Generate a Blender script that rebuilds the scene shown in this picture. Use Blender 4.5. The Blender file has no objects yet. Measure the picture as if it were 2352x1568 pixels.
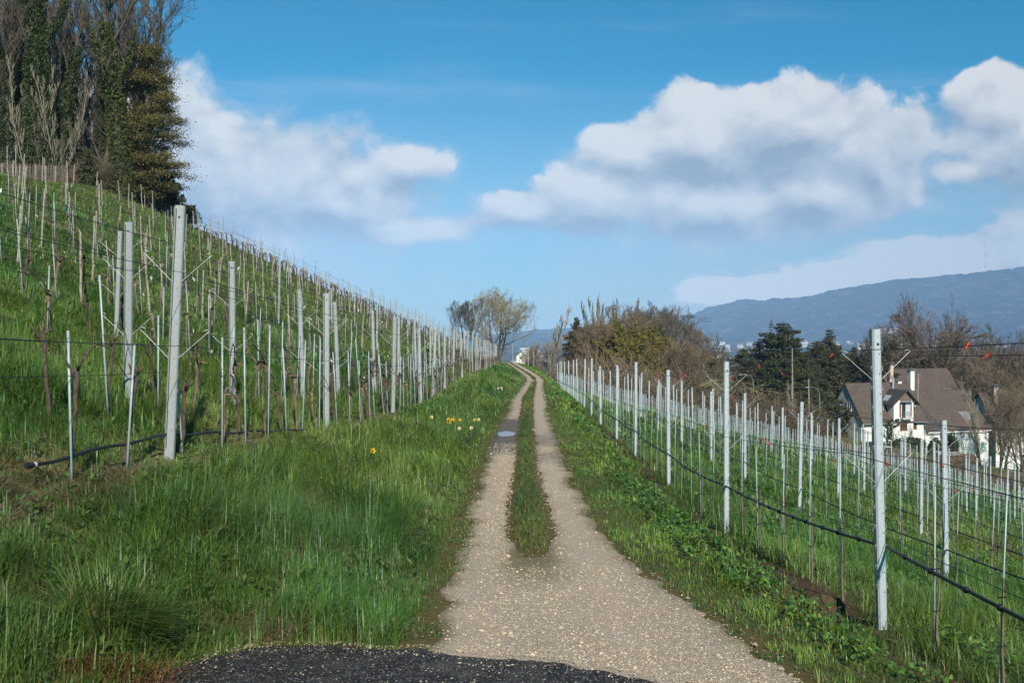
import bpy, math, random
import numpy as np
from mathutils import Vector, Matrix

C = bpy.context.scene.collection
PI = math.pi
R = math.radians
F = 2287.0            # focal length in units of the reference frame (35 mm on a 36 mm wide sensor)

# ------------------------------------------------------------------ helpers
def link(o):
    C.objects.link(o); return o

def tag(o, label=None, cat=None, group=None, kind=None):
    if label: o['label'] = label
    if cat: o['category'] = cat
    if group: o['group'] = group
    if kind: o['kind'] = kind
    return o

class MB:
    """collects vertices, quads and triangles in numpy blocks"""
    def __init__(s):
        s.v = []; s.q = []; s.t = []; s.qm = []; s.tm = []; s.c = []; s.n = 0
    def add(s, v, q=None, t=None, mat=0, col=None):
        v = np.asarray(v, float).reshape(-1, 3)
        if q is not None and len(q):
            q = np.asarray(q, np.int64).reshape(-1, 4); s.q.append(q + s.n); s.qm.append(np.full(len(q), mat, np.int32))
        if t is not None and len(t):
            t = np.asarray(t, np.int64).reshape(-1, 3); s.t.append(t + s.n); s.tm.append(np.full(len(t), mat, np.int32))
        s.v.append(v)
        if col is not None:
            c = np.asarray(col, float)
            if c.ndim == 1: c = np.tile(c, (len(v), 1))
            s.c.append(c)
        s.n += len(v)
    def mesh(s, name, mats, smooth=False):
        v = np.concatenate(s.v) if s.v else np.zeros((0, 3))
        q = np.concatenate(s.q) if s.q else np.zeros((0, 4), np.int64)
        t = np.concatenate(s.t) if s.t else np.zeros((0, 3), np.int64)
        m = bpy.data.meshes.new(name)
        m.vertices.add(len(v)); m.vertices.foreach_set('co', v.ravel().astype(np.float32))
        nl = len(q) * 4 + len(t) * 3
        m.loops.add(nl)
        m.loops.foreach_set('vertex_index', np.concatenate([q.ravel(), t.ravel()]).astype(np.int32))
        m.polygons.add(len(q) + len(t))
        st = np.concatenate([np.arange(len(q)) * 4, len(q) * 4 + np.arange(len(t)) * 3]).astype(np.int32)
        m.polygons.foreach_set('loop_start', st)
        mi = np.concatenate((s.qm + s.tm) or [np.zeros(0, np.int32)]).astype(np.int32)
        if not isinstance(mats, (list, tuple)): mats = [mats]
        for mm in mats: m.materials.append(mm)
        m.polygons.foreach_set('material_index', mi)
        m.polygons.foreach_set('use_smooth', np.full(len(q) + len(t), bool(smooth)))
        m.update(calc_edges=True)
        if s.c:
            c = np.concatenate(s.c)
            if c.shape[1] == 3: c = np.concatenate([c, np.ones((len(c), 1))], 1)
            a = m.attributes.new('col', 'FLOAT_COLOR', 'POINT')
            a.data.foreach_set('color', c.ravel().astype(np.float32))
        return m
    def build(s, name, mats, parent=None, smooth=False, loc=None):
        o = bpy.data.objects.new(name, s.mesh(name, mats, smooth)); link(o)
        if parent is not None: o.parent = parent
        if loc is not None: o.location = loc
        return o

def empty(name, loc=(0, 0, 0), rz=0.0):
    o = bpy.data.objects.new(name, None); link(o)
    o.location = loc; o.rotation_euler = (0, 0, rz); o.empty_display_size = .1
    return o

def copy_tree(o, parent=None):
    c = o.copy(); link(c)
    if parent is not None: c.parent = parent
    for ch in o.children: copy_tree(ch, c)
    return c

def box(mb, x0, x1, y0, y1, z0, z1, mat=0, col=None):
    v = [(x0,y0,z0),(x1,y0,z0),(x1,y1,z0),(x0,y1,z0),(x0,y0,z1),(x1,y0,z1),(x1,y1,z1),(x0,y1,z1)]
    q = [(0,3,2,1),(4,5,6,7),(0,1,5,4),(1,2,6,5),(2,3,7,6),(3,0,4,7)]
    mb.add(v, q, mat=mat, col=col)

def tube(mb, pts, rad, sides=6, mat=0, col=None, cap=True):
    p = np.asarray(pts, float); n = len(p)
    r = np.broadcast_to(np.asarray(rad, float), (n,))
    d = np.gradient(p, axis=0); d /= np.linalg.norm(d, axis=1)[:, None] + 1e-9
    ref = np.array([0., 0., 1.]) if abs(d[:, 2].mean()) < .8 else np.array([1., 0., 0.])
    a = np.cross(d, ref); a /= np.linalg.norm(a, axis=1)[:, None] + 1e-9
    b = np.cross(d, a)
    th = np.arange(sides) * 2 * PI / sides
    ring = p[:, None, :] + r[:, None, None] * (np.cos(th)[None, :, None] * a[:, None, :] + np.sin(th)[None, :, None] * b[:, None, :])
    v = ring.reshape(-1, 3)
    i = np.arange(n - 1)[:, None] * sides; j = np.arange(sides)[None, :]; k = (j + 1) % sides
    q = np.stack([i + j, i + k, i + sides + k, i + sides + j], -1).reshape(-1, 4)
    t = []
    if cap and sides >= 4:
        v = np.concatenate([v, p[:1], p[-1:]])
        for jj in range(sides):
            t.append((n * sides, (jj + 1) % sides, jj)); t.append((n * sides + 1, (n - 1) * sides + jj, (n - 1) * sides + (jj + 1) % sides))
    mb.add(v, q, t, mat=mat, col=col)

def prism(mb, poly, axis, a0, a1, mat=0):
    """extrude a 2-D polygon (list of pairs) along axis 0/1/2 from a0 to a1; the polygon must be convex or quad-like"""
    n = len(poly)
    def at(p, a):
        if axis == 0: return (a, p[0], p[1])
        if axis == 1: return (p[0], a, p[1])
        return (p[0], p[1], a)
    v = [at(p, a0) for p in poly] + [at(p, a1) for p in poly]
    q = [(i, (i + 1) % n, n + (i + 1) % n, n + i) for i in range(n)]
    t = [(0, i + 1, i) for i in range(1, n - 1)] + [(n, n + i, n + i + 1) for i in range(1, n - 1)]
    mb.add(v, q, t, mat=mat)

def hash2(ix, iy, seed):
    h = (ix.astype(np.int64) * 374761393 + iy.astype(np.int64) * 668265263 + seed * 1442695041) & 0xFFFFFFFF
    h = ((h ^ (h >> 13)) * 1274126177) & 0xFFFFFFFF
    h = h ^ (h >> 16)
    return (h & 0xFFFFFF) / float(0xFFFFFF)

def vnoise(x, y, seed=0):
    x = np.asarray(x, float); y = np.asarray(y, float)
    ix = np.floor(x); iy = np.floor(y); fx = x - ix; fy = y - iy
    fx = fx * fx * (3 - 2 * fx); fy = fy * fy * (3 - 2 * fy)
    a = hash2(ix, iy, seed); b = hash2(ix + 1, iy, seed); c = hash2(ix, iy + 1, seed); d = hash2(ix + 1, iy + 1, seed)
    return (a + (b - a) * fx) * (1 - fy) + (c + (d - c) * fx) * fy

def fbm(x, y, seed=0, o=4):
    s = 0; a = .5
    for i in range(o):
        s = s + a * vnoise(x * 2 ** i, y * 2 ** i, seed + i * 17); a *= .5
    return s

def sstep(a, b, x):
    t = np.clip((np.asarray(x, float) - a) / (b - a), 0, 1); return t * t * (3 - 2 * t)

ORD = ['first','second','third','fourth','fifth','sixth','seventh','eighth','ninth','tenth','eleventh','twelfth','thirteenth','fourteenth','fifteenth','sixteenth','seventeenth','eighteenth','nineteenth']
TENS = {2:'twent',3:'thirt',4:'fort',5:'fift',6:'sixt',7:'sevent',8:'eight',9:'ninet'}
def ordinal(n):
    if n <= 19: return ORD[n - 1]
    if n >= 100: return 'hundred-and-' + ordinal(n - 100) if n > 100 else 'hundredth'
    t, u = divmod(n, 10)
    return TENS[t] + ('ieth' if u == 0 else 'y-' + ORD[u - 1])

# ------------------------------------------------------------------ terrain
class Tab:
    def __init__(s, pairs, sm=2.0):
        d = np.arange(-60, 1200, .25)
        x, y = zip(*pairs); v = np.interp(d, x, y)
        n = max(1, int(sm / .25)); k = np.hanning(2 * n + 3)[1:-1]; k /= k.sum()
        vp = np.concatenate([np.full(n, v[0]), v, np.full(n, v[-1])])
        s.d = d; s.v = np.convolve(vp, k, 'valid')
    def __call__(s, d): return np.interp(d, s.d, s.v)

P  = Tab([(-60,-.6),(0,-1.6),(5,-1.78),(8.6,-2.02),(14,-2.16),(21,-2.37),(27,-2.47),(36,-2.62),(45,-3.0),(55,-3.36),(70,-3.72),(85,-3.74),(100,-3.8),(112,-4.2),(150,-7.0),(200,-11),(400,-30),(1200,-80)], 3)
EL = Tab([(-60,-.9),(4,-.62),(5,-.55),(6,-.5),(8.6,-.51),(10.6,-.51),(13.7,-.47),(21,-.44),(26.4,-.2),(36,.03),(55,.6),(63,.9),(70,1.0),(78,.6),(86,.2),(95,-.3),(105,-.9),(120,-2.8),(140,-8)], 2)
ER = Tab([(-60,2.6),(3,1.85),(4,1.66),(5,1.56),(6,1.38),(8.6,.985),(10.6,.88),(13.7,.86),(21,.98),(26.4,1.0),(36,1.27),(55,1.75),(63,2.05),(70,2.0),(78,1.64),(86,1.15),(95,.6),(105,.0),(120,-1.6),(140,-6.5)], 1.5)
SL = Tab([(8,-.02),(10.6,-.03),(14,.03),(21.4,.126),(26.4,.23),(36,.41),(55,1.03),(63,1.33),(70,1.38),(78,.97),(86,.45),(95,-.05),(105,-.6),(120,-2.4)], 1)
SR = Tab([(8,.38),(10.6,.40),(14,.355),(21.4,.45),(26.4,.53),(36,.75),(55,1.3),(63,1.55),(70,1.62),(78,1.18),(86,.65),(95,.15),(105,-.4),(120,-2.2)], 1)
BL = Tab([(-60,-2.4),(3,-2.0),(4.8,-1.85),(5.5,-1.55),(6.1,-.95),(6.8,-.62),(8.6,-.56),(13.7,-.52),(21,-.5),(26.4,-.26),(36,-.03),(55,.54),(63,.84),(70,.95),(78,.55),(86,.15),(95,-.35),(105,-.95),(120,-2.9),(140,-8)], .6)
X1 = Tab([(-60,-5.5),(0,-3.6),(5,-3.42),(7.5,-3.3),(9.15,-3.2),(15,-2.8),(21.8,-2.68),(26.6,-2.4),(39,-2.3),(49,-2.2),(61,-1.73),(80,-1.56),(100,-1.5),(112,-2.5),(127,-5.5),(145,-12),(400,-14)], 3)
Z1 = Tab([(-60,-.4),(0,-1.2),(7.5,-1.2),(9.15,-1.16),(15,-1.62),(21.8,-1.94),(26.6,-2.16),(39,-2.3),(49,-2.46),(55,-2.55),(61,-2.8),(69,-3.0),(80,-3.3),(90,-3.6),(127,-4.7),(350,-10.8),(420,-15),(700,-45),(1200,-90)], 4)
S1 = Tab([(-60,.36),(0,.38),(15,.42),(40,.455),(65,.48),(90,.435),(130,.395),(350,.38),(500,.3)], 8)
XR = Tab([(-60,3.4),(0,2.5),(6.6,2.5),(11.6,2.48),(16.6,2.6),(21.8,2.7),(27,2.83),(40,2.93),(55,3.2),(79,3.6),(95,3.6),(120,3.6),(400,3)], 3)
ZR = Tab([(-60,-.9),(0,-1.7),(6.6,-2.02),(11.6,-2.44),(16.6,-2.70),(21.8,-2.88),(27,-3.1),(40.8,-3.38),(46.7,-3.58),(55.8,-3.95),(69,-4.5),(79,-4.95),(110,-6.3),(140,-7.5),(200,-13),(400,-32),(1200,-80)], 3)
SRR = Tab([(-60,.2),(6,.22),(20,.245),(80,.24),(120,.205),(150,.185),(300,.16)], 8)

def ground(x, d, noise=True):
    x = np.asarray(x, float); d = np.asarray(d, float)
    x, d = np.broadcast_arrays(x, d)
    p = P(d); bl = BL(d); x1 = np.minimum(X1(d), bl - .3); z1 = Z1(d); er = ER(d); xr = np.maximum(XR(d), er + .5); zr = ZR(d)
    t = np.clip((bl - x) / (bl - x1), 0, 1)
    zl = p + (z1 - p) * (.45 * t + .55 * sstep(0, 1, t))
    w = np.maximum(x1 - x, 0)
    W = np.interp(d, [38, 50, 61, 70, 100, 140], [18.4, 19.8, 23.8, 24.6, 38, 80])
    we = np.minimum(w, W) + .12 * np.clip(w - W, 0, 80)
    zl = zl + S1(d) * we
    u = np.clip((x - er) / (xr - er), 0, 1)
    step = .34 * u + .78 * sstep(.66, .82, u) - .12 * sstep(.8, 1., u) * 1.0
    zrr = p + (zr - p) * step
    wr = np.maximum(x - xr, 0)
    drop = SRR(d) * (np.minimum(wr, 75) + .55 * np.clip(wr - 75, 0, 400))
    zrr = zrr - drop - .05 * np.clip(d - 135, 0, 2000) * sstep(0, 40, wr)
    z = np.where(x < bl, zl, np.where(x > er, zrr, p))
    if noise:
        off = np.minimum(np.abs(x - bl), np.abs(x - er))
        off = np.where((x > bl) & (x < er), 0, off)
        amp = np.clip(off / .8, 0, 1)
        z = z + amp * (.10 * (fbm(x * 1.1 + 7, d * 1.1, 3, 3) - .44) + .5 * np.clip(off / 30, 0, 1) * (fbm(x * .12, d * .12, 9, 3) - .44))
        # wheel tracks are pressed in a little, the strip between stands proud
        inn = (x > bl) & (x < er) & (d > 7.5)
        mid = sstep(0, .12, x - SL(d)) * sstep(0, .12, SR(d) - x)
        z = z + np.where(inn, .035 * mid * sstep(8, 10, d), 0)
        # the dug hole by the first right-hand row
        z = z - .26 * np.exp(-(((x - 2.08) / .17) ** 2 + ((d - 6.95) / .22) ** 2))
    z = np.where(z < -70, -70 + (z + 70) * .25, z)
    z = np.maximum(z, -79.5)
    return z

def gz(x, y): return float(ground(x, y))
def at(X, d):   # ground point under reference column X at depth d
    x = (X - 1176) / F * d
    return (x, d, gz(x, d))
# ------------------------------------------------------------------ materials
class NT:
    def __init__(s, tree): s.t = tree; s.n = tree.nodes; s.l = tree.links
    def new(s, typ, **kw):
        n = s.n.new(typ)
        for k, v in kw.items():
            if k in n.inputs: 
                try: n.inputs[k].default_value = v
                except Exception: pass
            else: setattr(n, k, v)
        return n
    def link(s, a, b): s.l.new(a, b)
    def put(s, inp, v):
        if isinstance(v, (int, float)): inp.default_value = v
        elif isinstance(v, (tuple, list)): inp.default_value = v
        else: s.l.new(v, inp)
    def m(s, op, a, b=None, c=None, clamp=False):
        n = s.n.new('ShaderNodeMath'); n.operation = op; n.use_clamp = clamp
        s.put(n.inputs[0], a)
        if b is not None: s.put(n.inputs[1], b)
        if c is not None: s.put(n.inputs[2], c)
        return n.outputs[0]
    def mix(s, f, a, b, mode='MIX'):
        n = s.n.new('ShaderNodeMix'); n.data_type = 'RGBA'; n.blend_type = mode
        s.put(n.inputs[0], f)
        for i, v in ((6, a), (7, b)):
            if isinstance(v, (tuple, list)) and len(v) == 3: v = (*v, 1)
            s.put(n.inputs[i], v)
        return n.outputs[2]
    def ss(s, x, a, b):
        n = s.n.new('ShaderNodeMapRange'); n.interpolation_type = 'SMOOTHSTEP'
        s.put(n.inputs[0], x); n.inputs[1].default_value = a; n.inputs[2].default_value = b
        return n.outputs[0]
    def noise(s, vec, scale, detail=4, rough=.55, out=0, dist=0):
        n = s.n.new('ShaderNodeTexNoise'); n.inputs['Scale'].default_value = scale; n.inputs['Detail'].default_value = detail
        n.inputs['Roughness'].default_value = rough; n.inputs['Distortion'].default_value = dist
        if vec is not None: s.l.new(vec, n.inputs['Vector'])
        return n.outputs[out]
    def vor(s, vec, scale, out='Distance', feature='F1', rnd=1):
        n = s.n.new('ShaderNodeTexVoronoi'); n.feature = feature; n.inputs['Scale'].default_value = scale; n.inputs['Randomness'].default_value = rnd
        if vec is not None: s.l.new(vec, n.inputs['Vector'])
        return n.outputs[out]
    def ramp(s, f, stops):
        n = s.n.new('ShaderNodeValToRGB'); e = n.color_ramp.elements
        while len(e) < len(stops): e.new(.5)
        for el, (p, c) in zip(e, stops): el.position = p; el.color = (*c, 1) if len(c) == 3 else c
        s.put(n.inputs[0], f); return n.outputs[0]
    def bump(s, h, strength=.3, dist=.02):
        n = s.n.new('ShaderNodeBump'); n.inputs['Strength'].default_value = strength; n.inputs['Distance'].default_value = dist
        s.l.new(h, n.inputs['Height']); return n.outputs[0]

def mat(name):
    m = bpy.data.materials.new(name); m.use_nodes = True
    nt = NT(m.node_tree); b = m.node_tree.nodes['Principled BSDF']
    tc = nt.new('ShaderNodeTexCoord')
    return m, nt, b, tc.outputs['Object']

def simple(name, col, rough=.7, metal=0, var=.25, scale=8, bump=0, bscale=40, spec=.4):
    m, nt, b, oc = mat(name)
    n = nt.noise(oc, scale, 5)
    lo = tuple(c * (1 - var) for c in col); hi = tuple(min(1, c * (1 + var)) for c in col)
    nt.put(b.inputs['Base Color'], nt.ramp(n, [(.3, lo), (.7, hi)]))
    b.inputs['Roughness'].default_value = rough; b.inputs['Metallic'].default_value = metal
    b.inputs['Specular IOR Level'].default_value = spec
    if bump: nt.put(b.inputs['Normal'], nt.bump(nt.noise(oc, bscale, 4), bump, .01))
    return m

def leafmat(name, rough=.5, trans=.3, spec=.35, tint=(1.15, 1.25, .6)):
    """colour from the per-leaf attribute, light passes through a little"""
    m, nt, b, oc = mat(name)
    a = nt.new('ShaderNodeAttribute'); a.attribute_name = 'col'
    nt.put(b.inputs['Base Color'], a.outputs['Color'])
    b.inputs['Roughness'].default_value = rough; b.inputs['Specular IOR Level'].default_value = spec
    tr = nt.new('ShaderNodeBsdfTranslucent')
    nt.put(tr.inputs['Color'], nt.mix(1, a.outputs['Color'], (*tint, 1), 'MULTIPLY'))
    mx = nt.new('ShaderNodeMixShader'); mx.inputs[0].default_value = trans
    nt.link(b.outputs[0], mx.inputs[1]); nt.link(tr.outputs[0], mx.inputs[2])
    nt.link(mx.outputs[0], nt.n['Material Output'].inputs['Surface'])
    return m

M = {}
M['grass'] = leafmat('grass_blades', .42, .28, .4)
M['leaf'] = leafmat('leaves', .5, .25, .3)
M['needle'] = leafmat('needles', .6, .12, .2, (1, 1, .8))
M['petal'] = leafmat('petals', .5, .3, .2, (1, 1, 1))

def m_ground():
    m, nt, b, oc = mat('ground')
    a = nt.new('ShaderNodeAttribute'); a.attribute_name = 'col'
    n1 = nt.noise(oc, 14, 6, .65); n2 = nt.noise(oc, 90, 3, .6)
    f = nt.m('MULTIPLY_ADD', n1, 1.1, nt.m('MULTIPLY_ADD', n2, .7, -.1))
    nt.put(b.inputs['Base Color'], nt.mix(1, a.outputs['Color'], nt.ramp(f, [(.3, (.45, .45, .45)), (.75, (1.25, 1.2, 1.1))]), 'MULTIPLY'))
    b.inputs['Roughness'].default_value = .95; b.inputs['Specular IOR Level'].default_value = .1
    nt.put(b.inputs['Normal'], nt.bump(f, .7, .03))
    return m
M['ground'] = m_ground()

def m_track():
    m, nt, b, oc = mat('gravel')
    a = nt.new('ShaderNodeAttribute'); a.attribute_name = 'col'     # r = wet, g = bare earth, b = moss
    sep = nt.new('ShaderNodeSeparateColor'); nt.link(a.outputs['Color'], sep.inputs[0])
    wet, earth, moss = sep.outputs[0], sep.outputs[1], sep.outputs[2]
    warp = nt.new('ShaderNodeVectorMath', operation='ADD')
    nt.link(oc, warp.inputs[0])
    sc = nt.new('ShaderNodeVectorMath', operation='SCALE'); sc.inputs['Scale'].default_value = .02
    nt.link(nt.noise(oc, 20, 2, .5, out=1), sc.inputs[0]); nt.link(sc.outputs[0], warp.inputs[1])
    w = warp.outputs[0]
    c1 = nt.vor(w, 85, 'Color'); d1 = nt.vor(w, 85, 'Distance')
    c2 = nt.vor(w, 190, 'Color'); d2 = nt.vor(w, 190, 'Distance')
    s1 = nt.new('ShaderNodeSeparateColor'); nt.link(c1, s1.inputs[0])
    s2 = nt.new('ShaderNodeSeparateColor'); nt.link(c2, s2.inputs[0])
    v1 = nt.ramp(s1.outputs[0], [(0, (.36, .28, .19)), (.45, (.58, .475, .34)), (.82, (.68, .575, .44)), (1, (.84, .76, .64))])
    v2 = nt.ramp(s2.outputs[0], [(0, (.30, .22, .14)), (.5, (.56, .45, .32)), (1, (.74, .63, .49))])
    base = nt.mix(.5, v1, v2)
    crack = nt.ss(d1, .55, .25)
    base = nt.mix(nt.m('MULTIPLY', nt.m('SUBTRACT', 1, crack), .45), base, (.27, .195, .125))
    big = nt.noise(oc, .9, 4, .6)
    base = nt.mix(nt.m('MULTIPLY', nt.ss(big, .45, .7), .4), base, (.60, .475, .335))
    base = nt.mix(nt.m('MULTIPLY', earth, .75), base, nt.ramp(nt.noise(oc, 30, 5, .6), [(.3, (.47, .365, .265)), (.7, (.63, .50, .38))]))
    tr = nt.noise(oc, 2.6, 6, .65)
    base = nt.mix(nt.m('MULTIPLY', nt.ss(tr, .50, .68), .5), base, (.47, .365, .25))
    base = nt.mix(moss, base, nt.ramp(nt.noise(oc, 45, 5, .7), [(.35, (.13, .105, .05)), (.65, (.27, .215, .105))]))
    base = nt.mix(nt.m('MULTIPLY', wet, .92), base, nt.ramp(nt.noise(oc, 25, 5, .7), [(.3, (.10, .083, .068)), (.7, (.16, .135, .11))]))
    nt.put(b.inputs['Base Color'], base)
    nt.put(b.inputs['Roughness'], nt.m('MULTIPLY_ADD', wet, -.25, .9)); b.inputs['Specular IOR Level'].default_value = .25
    h = nt.m('ADD', nt.m('MULTIPLY', d1, -1.0), nt.m('MULTIPLY', d2, -.5))
    h = nt.m('ADD', h, nt.m('MULTIPLY', nt.noise(oc, 60, 4), .6))
    nt.put(b.inputs['Normal'], nt.bump(h, .9, .013))
    return m
M['track'] = m_track()

def m_asphalt():
    m, nt, b, oc = mat('asphalt')
    c = nt.new('ShaderNodeSeparateColor'); nt.link(nt.vor(oc, 110, 'Color'), c.inputs[0])
    base = nt.ramp(c.outputs[0], [(0, (.013, .013, .013)), (.5, (.030, .028, .027)), (.84, (.062, .058, .053)), (.92, (.14, .13, .115)), (1, (.34, .31, .27))])
    dust = nt.ss(nt.noise(oc, 1.6, 4, .55), .50, .66)
    base = nt.mix(nt.m('MULTIPLY', dust, .75), base, nt.ramp(nt.noise(oc, 120, 3, .6), [(.35, (.05, .046, .042)), (.65, (.15, .14, .125))]))
    nt.put(b.inputs['Base Color'], base)
    b.inputs['Roughness'].default_value = .8; b.inputs['Specular IOR Level'].default_value = .2
    nt.put(b.inputs['Normal'], nt.bump(nt.m('ADD', nt.vor(oc, 110), nt.noise(oc, 40, 4)), .9, .012))
    return m
M['asphalt'] = m_asphalt()

def m_galv(name, c0, c1, metal=.25):
    m, nt, b, oc = mat(name)
    n = nt.noise(oc, 30, 5, .6); s = nt.noise(oc, 3.5, 4, .6)
    base = nt.mix(n, c0, c1)
    base = nt.mix(nt.m('MULTIPLY', nt.ss(s, .52, .75), .35), base, tuple(c * .6 for c in c0))
    nt.put(b.inputs['Base Color'], base)
    b.inputs['Metallic'].default_value = metal; nt.put(b.inputs['Roughness'], nt.m('MULTIPLY_ADD', n, .25, .38))
    nt.put(b.inputs['Normal'], nt.bump(nt.noise(oc, 60, 3), .12, .004))
    return m
M['galv'] = m_galv('galvanised_steel', (.33, .37, .39), (.52, .55, .56))
M['galvold'] = m_galv('weathered_steel', (.23, .245, .245), (.40, .41, .395), .15)
M['rod'] = m_galv('bluish_rod', (.28, .36, .39), (.42, .48, .50), .2)
M['wire'] = simple('dark_wire', (.05, .05, .05), .5, .6, .2)
M['arm'] = simple('bright_wire', (.62, .62, .58), .45, .2, .1)
M['hose'] = simple('black_hose', (.012, .013, .014), .45, 0, .2)
M['hole'] = simple('dark_hole', (.012, .012, .014), .8)
M['stake'] = simple('grey_wood', (.31, .275, .22), .9, 0, .35, 14, .4, 60)
M['vine'] = simple('vine_bark', (.085, .062, .042), .95, 0, .5, 22, .6, 70)
M['vinepale'] = simple('pale_vine_bark', (.16, .118, .080), .95, 0, .4, 22, .6, 70)
M['clipred'] = simple('red_plastic', (.75, .055, .035), .4, 0, .15)
M['clipwhite'] = simple('white_plastic', (.75, .74, .70), .4, 0, .08)
M['bark'] = simple('grey_bark', (.085, .074, .058), .95, 0, .4, 6, .6, 30)
M['twig'] = simple('brown_twigs', (.105, .092, .070), .9, 0, .35, 3)
M['twigpale'] = simple('pale_twigs', (.25, .22, .145), .9, 0, .3, 3)
M['twigred'] = simple('reddish_twigs', (.165, .118, .078), .9, 0, .35, 3)
M['barkdark'] = simple('dark_bark', (.082, .066, .049), .95, 0, .45, 6, .6, 30)
M['twigdark'] = simple('dark_twigs', (.090, .074, .054), .9, 0, .35, 3)
M['barkpale'] = simple('pale_bark', (.25, .225, .175), .9, 0, .3, 6, .4, 30)
M['brush'] = simple('brush_twigs', (.165, .118, .072), .9, 0, .4, 2)
M['soil'] = simple('soil', (.075, .047, .030), .98, 0, .45, 18, .9, 40, .1)
M['stone'] = simple('pale_stones', (.44, .39, .32), .85, 0, .3, 60, spec=.2)
M['wall'] = simple('white_render', (.74, .72, .66), .9, 0, .10, 1.5, .2, 20)
M['wallgrey'] = simple('weathered_render', (.66, .66, .64), .9, 0, .28, .9, .2, 20)
M['frame'] = simple('white_frame', (.78, .77, .73), .6, 0, .06)
M['redframe'] = simple('brown_frame', (.22, .09, .05), .6, 0, .2)
M['woodboard'] = simple('brown_boards', (.17, .115, .075), .85, 0, .35, 9)
M['metalgrey'] = simple('grey_metal', (.30, .31, .32), .45, .5, .15)
M['pink'] = simple('pinkish_render', (.55, .38, .31), .9, 0, .12, 3)
M['slab'] = simple('pale_concrete', (.45, .44, .42), .9, 0, .2, 3)
M['shed'] = simple('blue_grey_panel', (.13, .16, .19), .7, 0, .25, 1.5)
M['carpaint'] = simple('white_car_paint', (.75, .75, .75), .25, 0, .03)
M['carblue'] = simple('pale_blue_car_paint', (.32, .42, .52), .25, 0, .03)
M['tyre'] = simple('tyre_rubber', (.02, .02, .02), .85)
M['picket'] = simple('old_pickets', (.13, .10, .078), .95, 0, .4, 3)

def m_glass():
    m, nt, b, oc = mat('window_glass')
    nt.put(b.inputs['Base Color'], nt.ramp(nt.noise(oc, .8, 3), [(.3, (.012, .014, .016)), (.7, (.05, .055, .06))]))
    b.inputs['Roughness'].default_value = .06; b.inputs['Specular IOR Level'].default_value = .6
    return m
M['glass'] = m_glass()
def m_skylight():
    m, nt, b, oc = mat('skylight_glass')
    nt.put(b.inputs['Base Color'], nt.ramp(nt.noise(oc, .8, 3), [(.3, (.30, .36, .42)), (.7, (.45, .52, .58))]))
    b.inputs['Roughness'].default_value = .1
    return m
M['skylight'] = m_skylight()
def m_water():
    m, nt, b, oc = mat('puddle_water')
    b.inputs['Base Color'].default_value = (.02, .022, .022, 1); b.inputs['Roughness'].default_value = .01
    b.inputs['IOR'].default_value = 1.33; b.inputs['Specular IOR Level'].default_value = 1.0
    nt.put(b.inputs['Normal'], nt.bump(nt.noise(oc, 4, 2), .02, .002))
    return m
M['water'] = m_water()

def m_tiles(name, c0, c1, moss=.4):
    m, nt, b, oc = mat(name)
    br = nt.new('ShaderNodeTexBrick'); br.inputs['Scale'].default_value = 5.0
    br.inputs['Mortar Size'].default_value = .03; br.inputs['Row Height'].default_value = .5; br.inputs['Brick Width'].default_value = .35
    sx = nt.new('ShaderNodeSeparateXYZ'); nt.link(oc, sx.inputs[0])
    cx = nt.new('ShaderNodeCombineXYZ'); nt.put(cx.inputs[0], nt.m('ADD', sx.outputs[0], sx.outputs[1])); nt.put(cx.inputs[1], nt.m('MULTIPLY', sx.outputs[2], 1.4))
    nt.link(cx.outputs[0], br.inputs['Vector'])
    br.inputs['Color1'].default_value = (*c0, 1); br.inputs['Color2'].default_value = (*c1, 1); br.inputs['Mortar'].default_value = (*(c * .4 for c in c0), 1)
    st = nt.noise(oc, .7, 6, .7)
    base = nt.mix(nt.m('MULTIPLY', nt.ss(st, .45, .65), moss), br.outputs[0], (.10, .085, .05))
    sp = nt.noise(oc, 5, 4, .7)
    base = nt.mix(nt.m('MULTIPLY', nt.ss(sp, .52, .66), .55), base, (.24, .185, .14))
    base = nt.mix(nt.m('MULTIPLY', nt.ss(nt.noise(oc, 2.2, 5, .7), .48, .62), .45), base, (.05, .04, .034))
    nt.put(b.inputs['Base Color'], base); b.inputs['Roughness'].default_value = .9
    nt.put(b.inputs['Normal'], nt.bump(br.outputs[1], .5, .03))
    return m
M['tile'] = m_tiles('brown_roof_tiles', (.080, .055, .045), (.125, .085, .068), .6)
M['tiledark'] = m_tiles('dark_roof_tiles', (.05, .043, .042), (.072, .060, .056), .15)

def m_far(name, cols, sc):
    m, nt, b, oc = mat(name)
    n = nt.noise(oc, sc, 8, .68)
    n2 = nt.noise(oc, sc * 9, 4, .7)
    base = nt.ramp(nt.m('MULTIPLY_ADD', n2, .35, nt.m('MULTIPLY_ADD', n, .9, -.12)), cols)
    nt.put(b.inputs['Base Color'], base); b.inputs['Roughness'].default_value = 1; b.inputs['Specular IOR Level'].default_value = 0
    return m
M['valley'] = m_far('valley_land', [(.35, (.020, .028, .014)), (.5, (.045, .060, .025)), (.58, (.11, .10, .07)), (.66, (.05, .09, .03))], .006)
M['mount'] = m_far('forested_mountain', [(.38, (.002, .005, .004)), (.50, (.010, .013, .010)), (.57, (.050, .040, .035)), (.70, (.20, .165, .15))], .014)
# ------------------------------------------------------------------ the setting
rs = np.random.RandomState(11)

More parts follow.
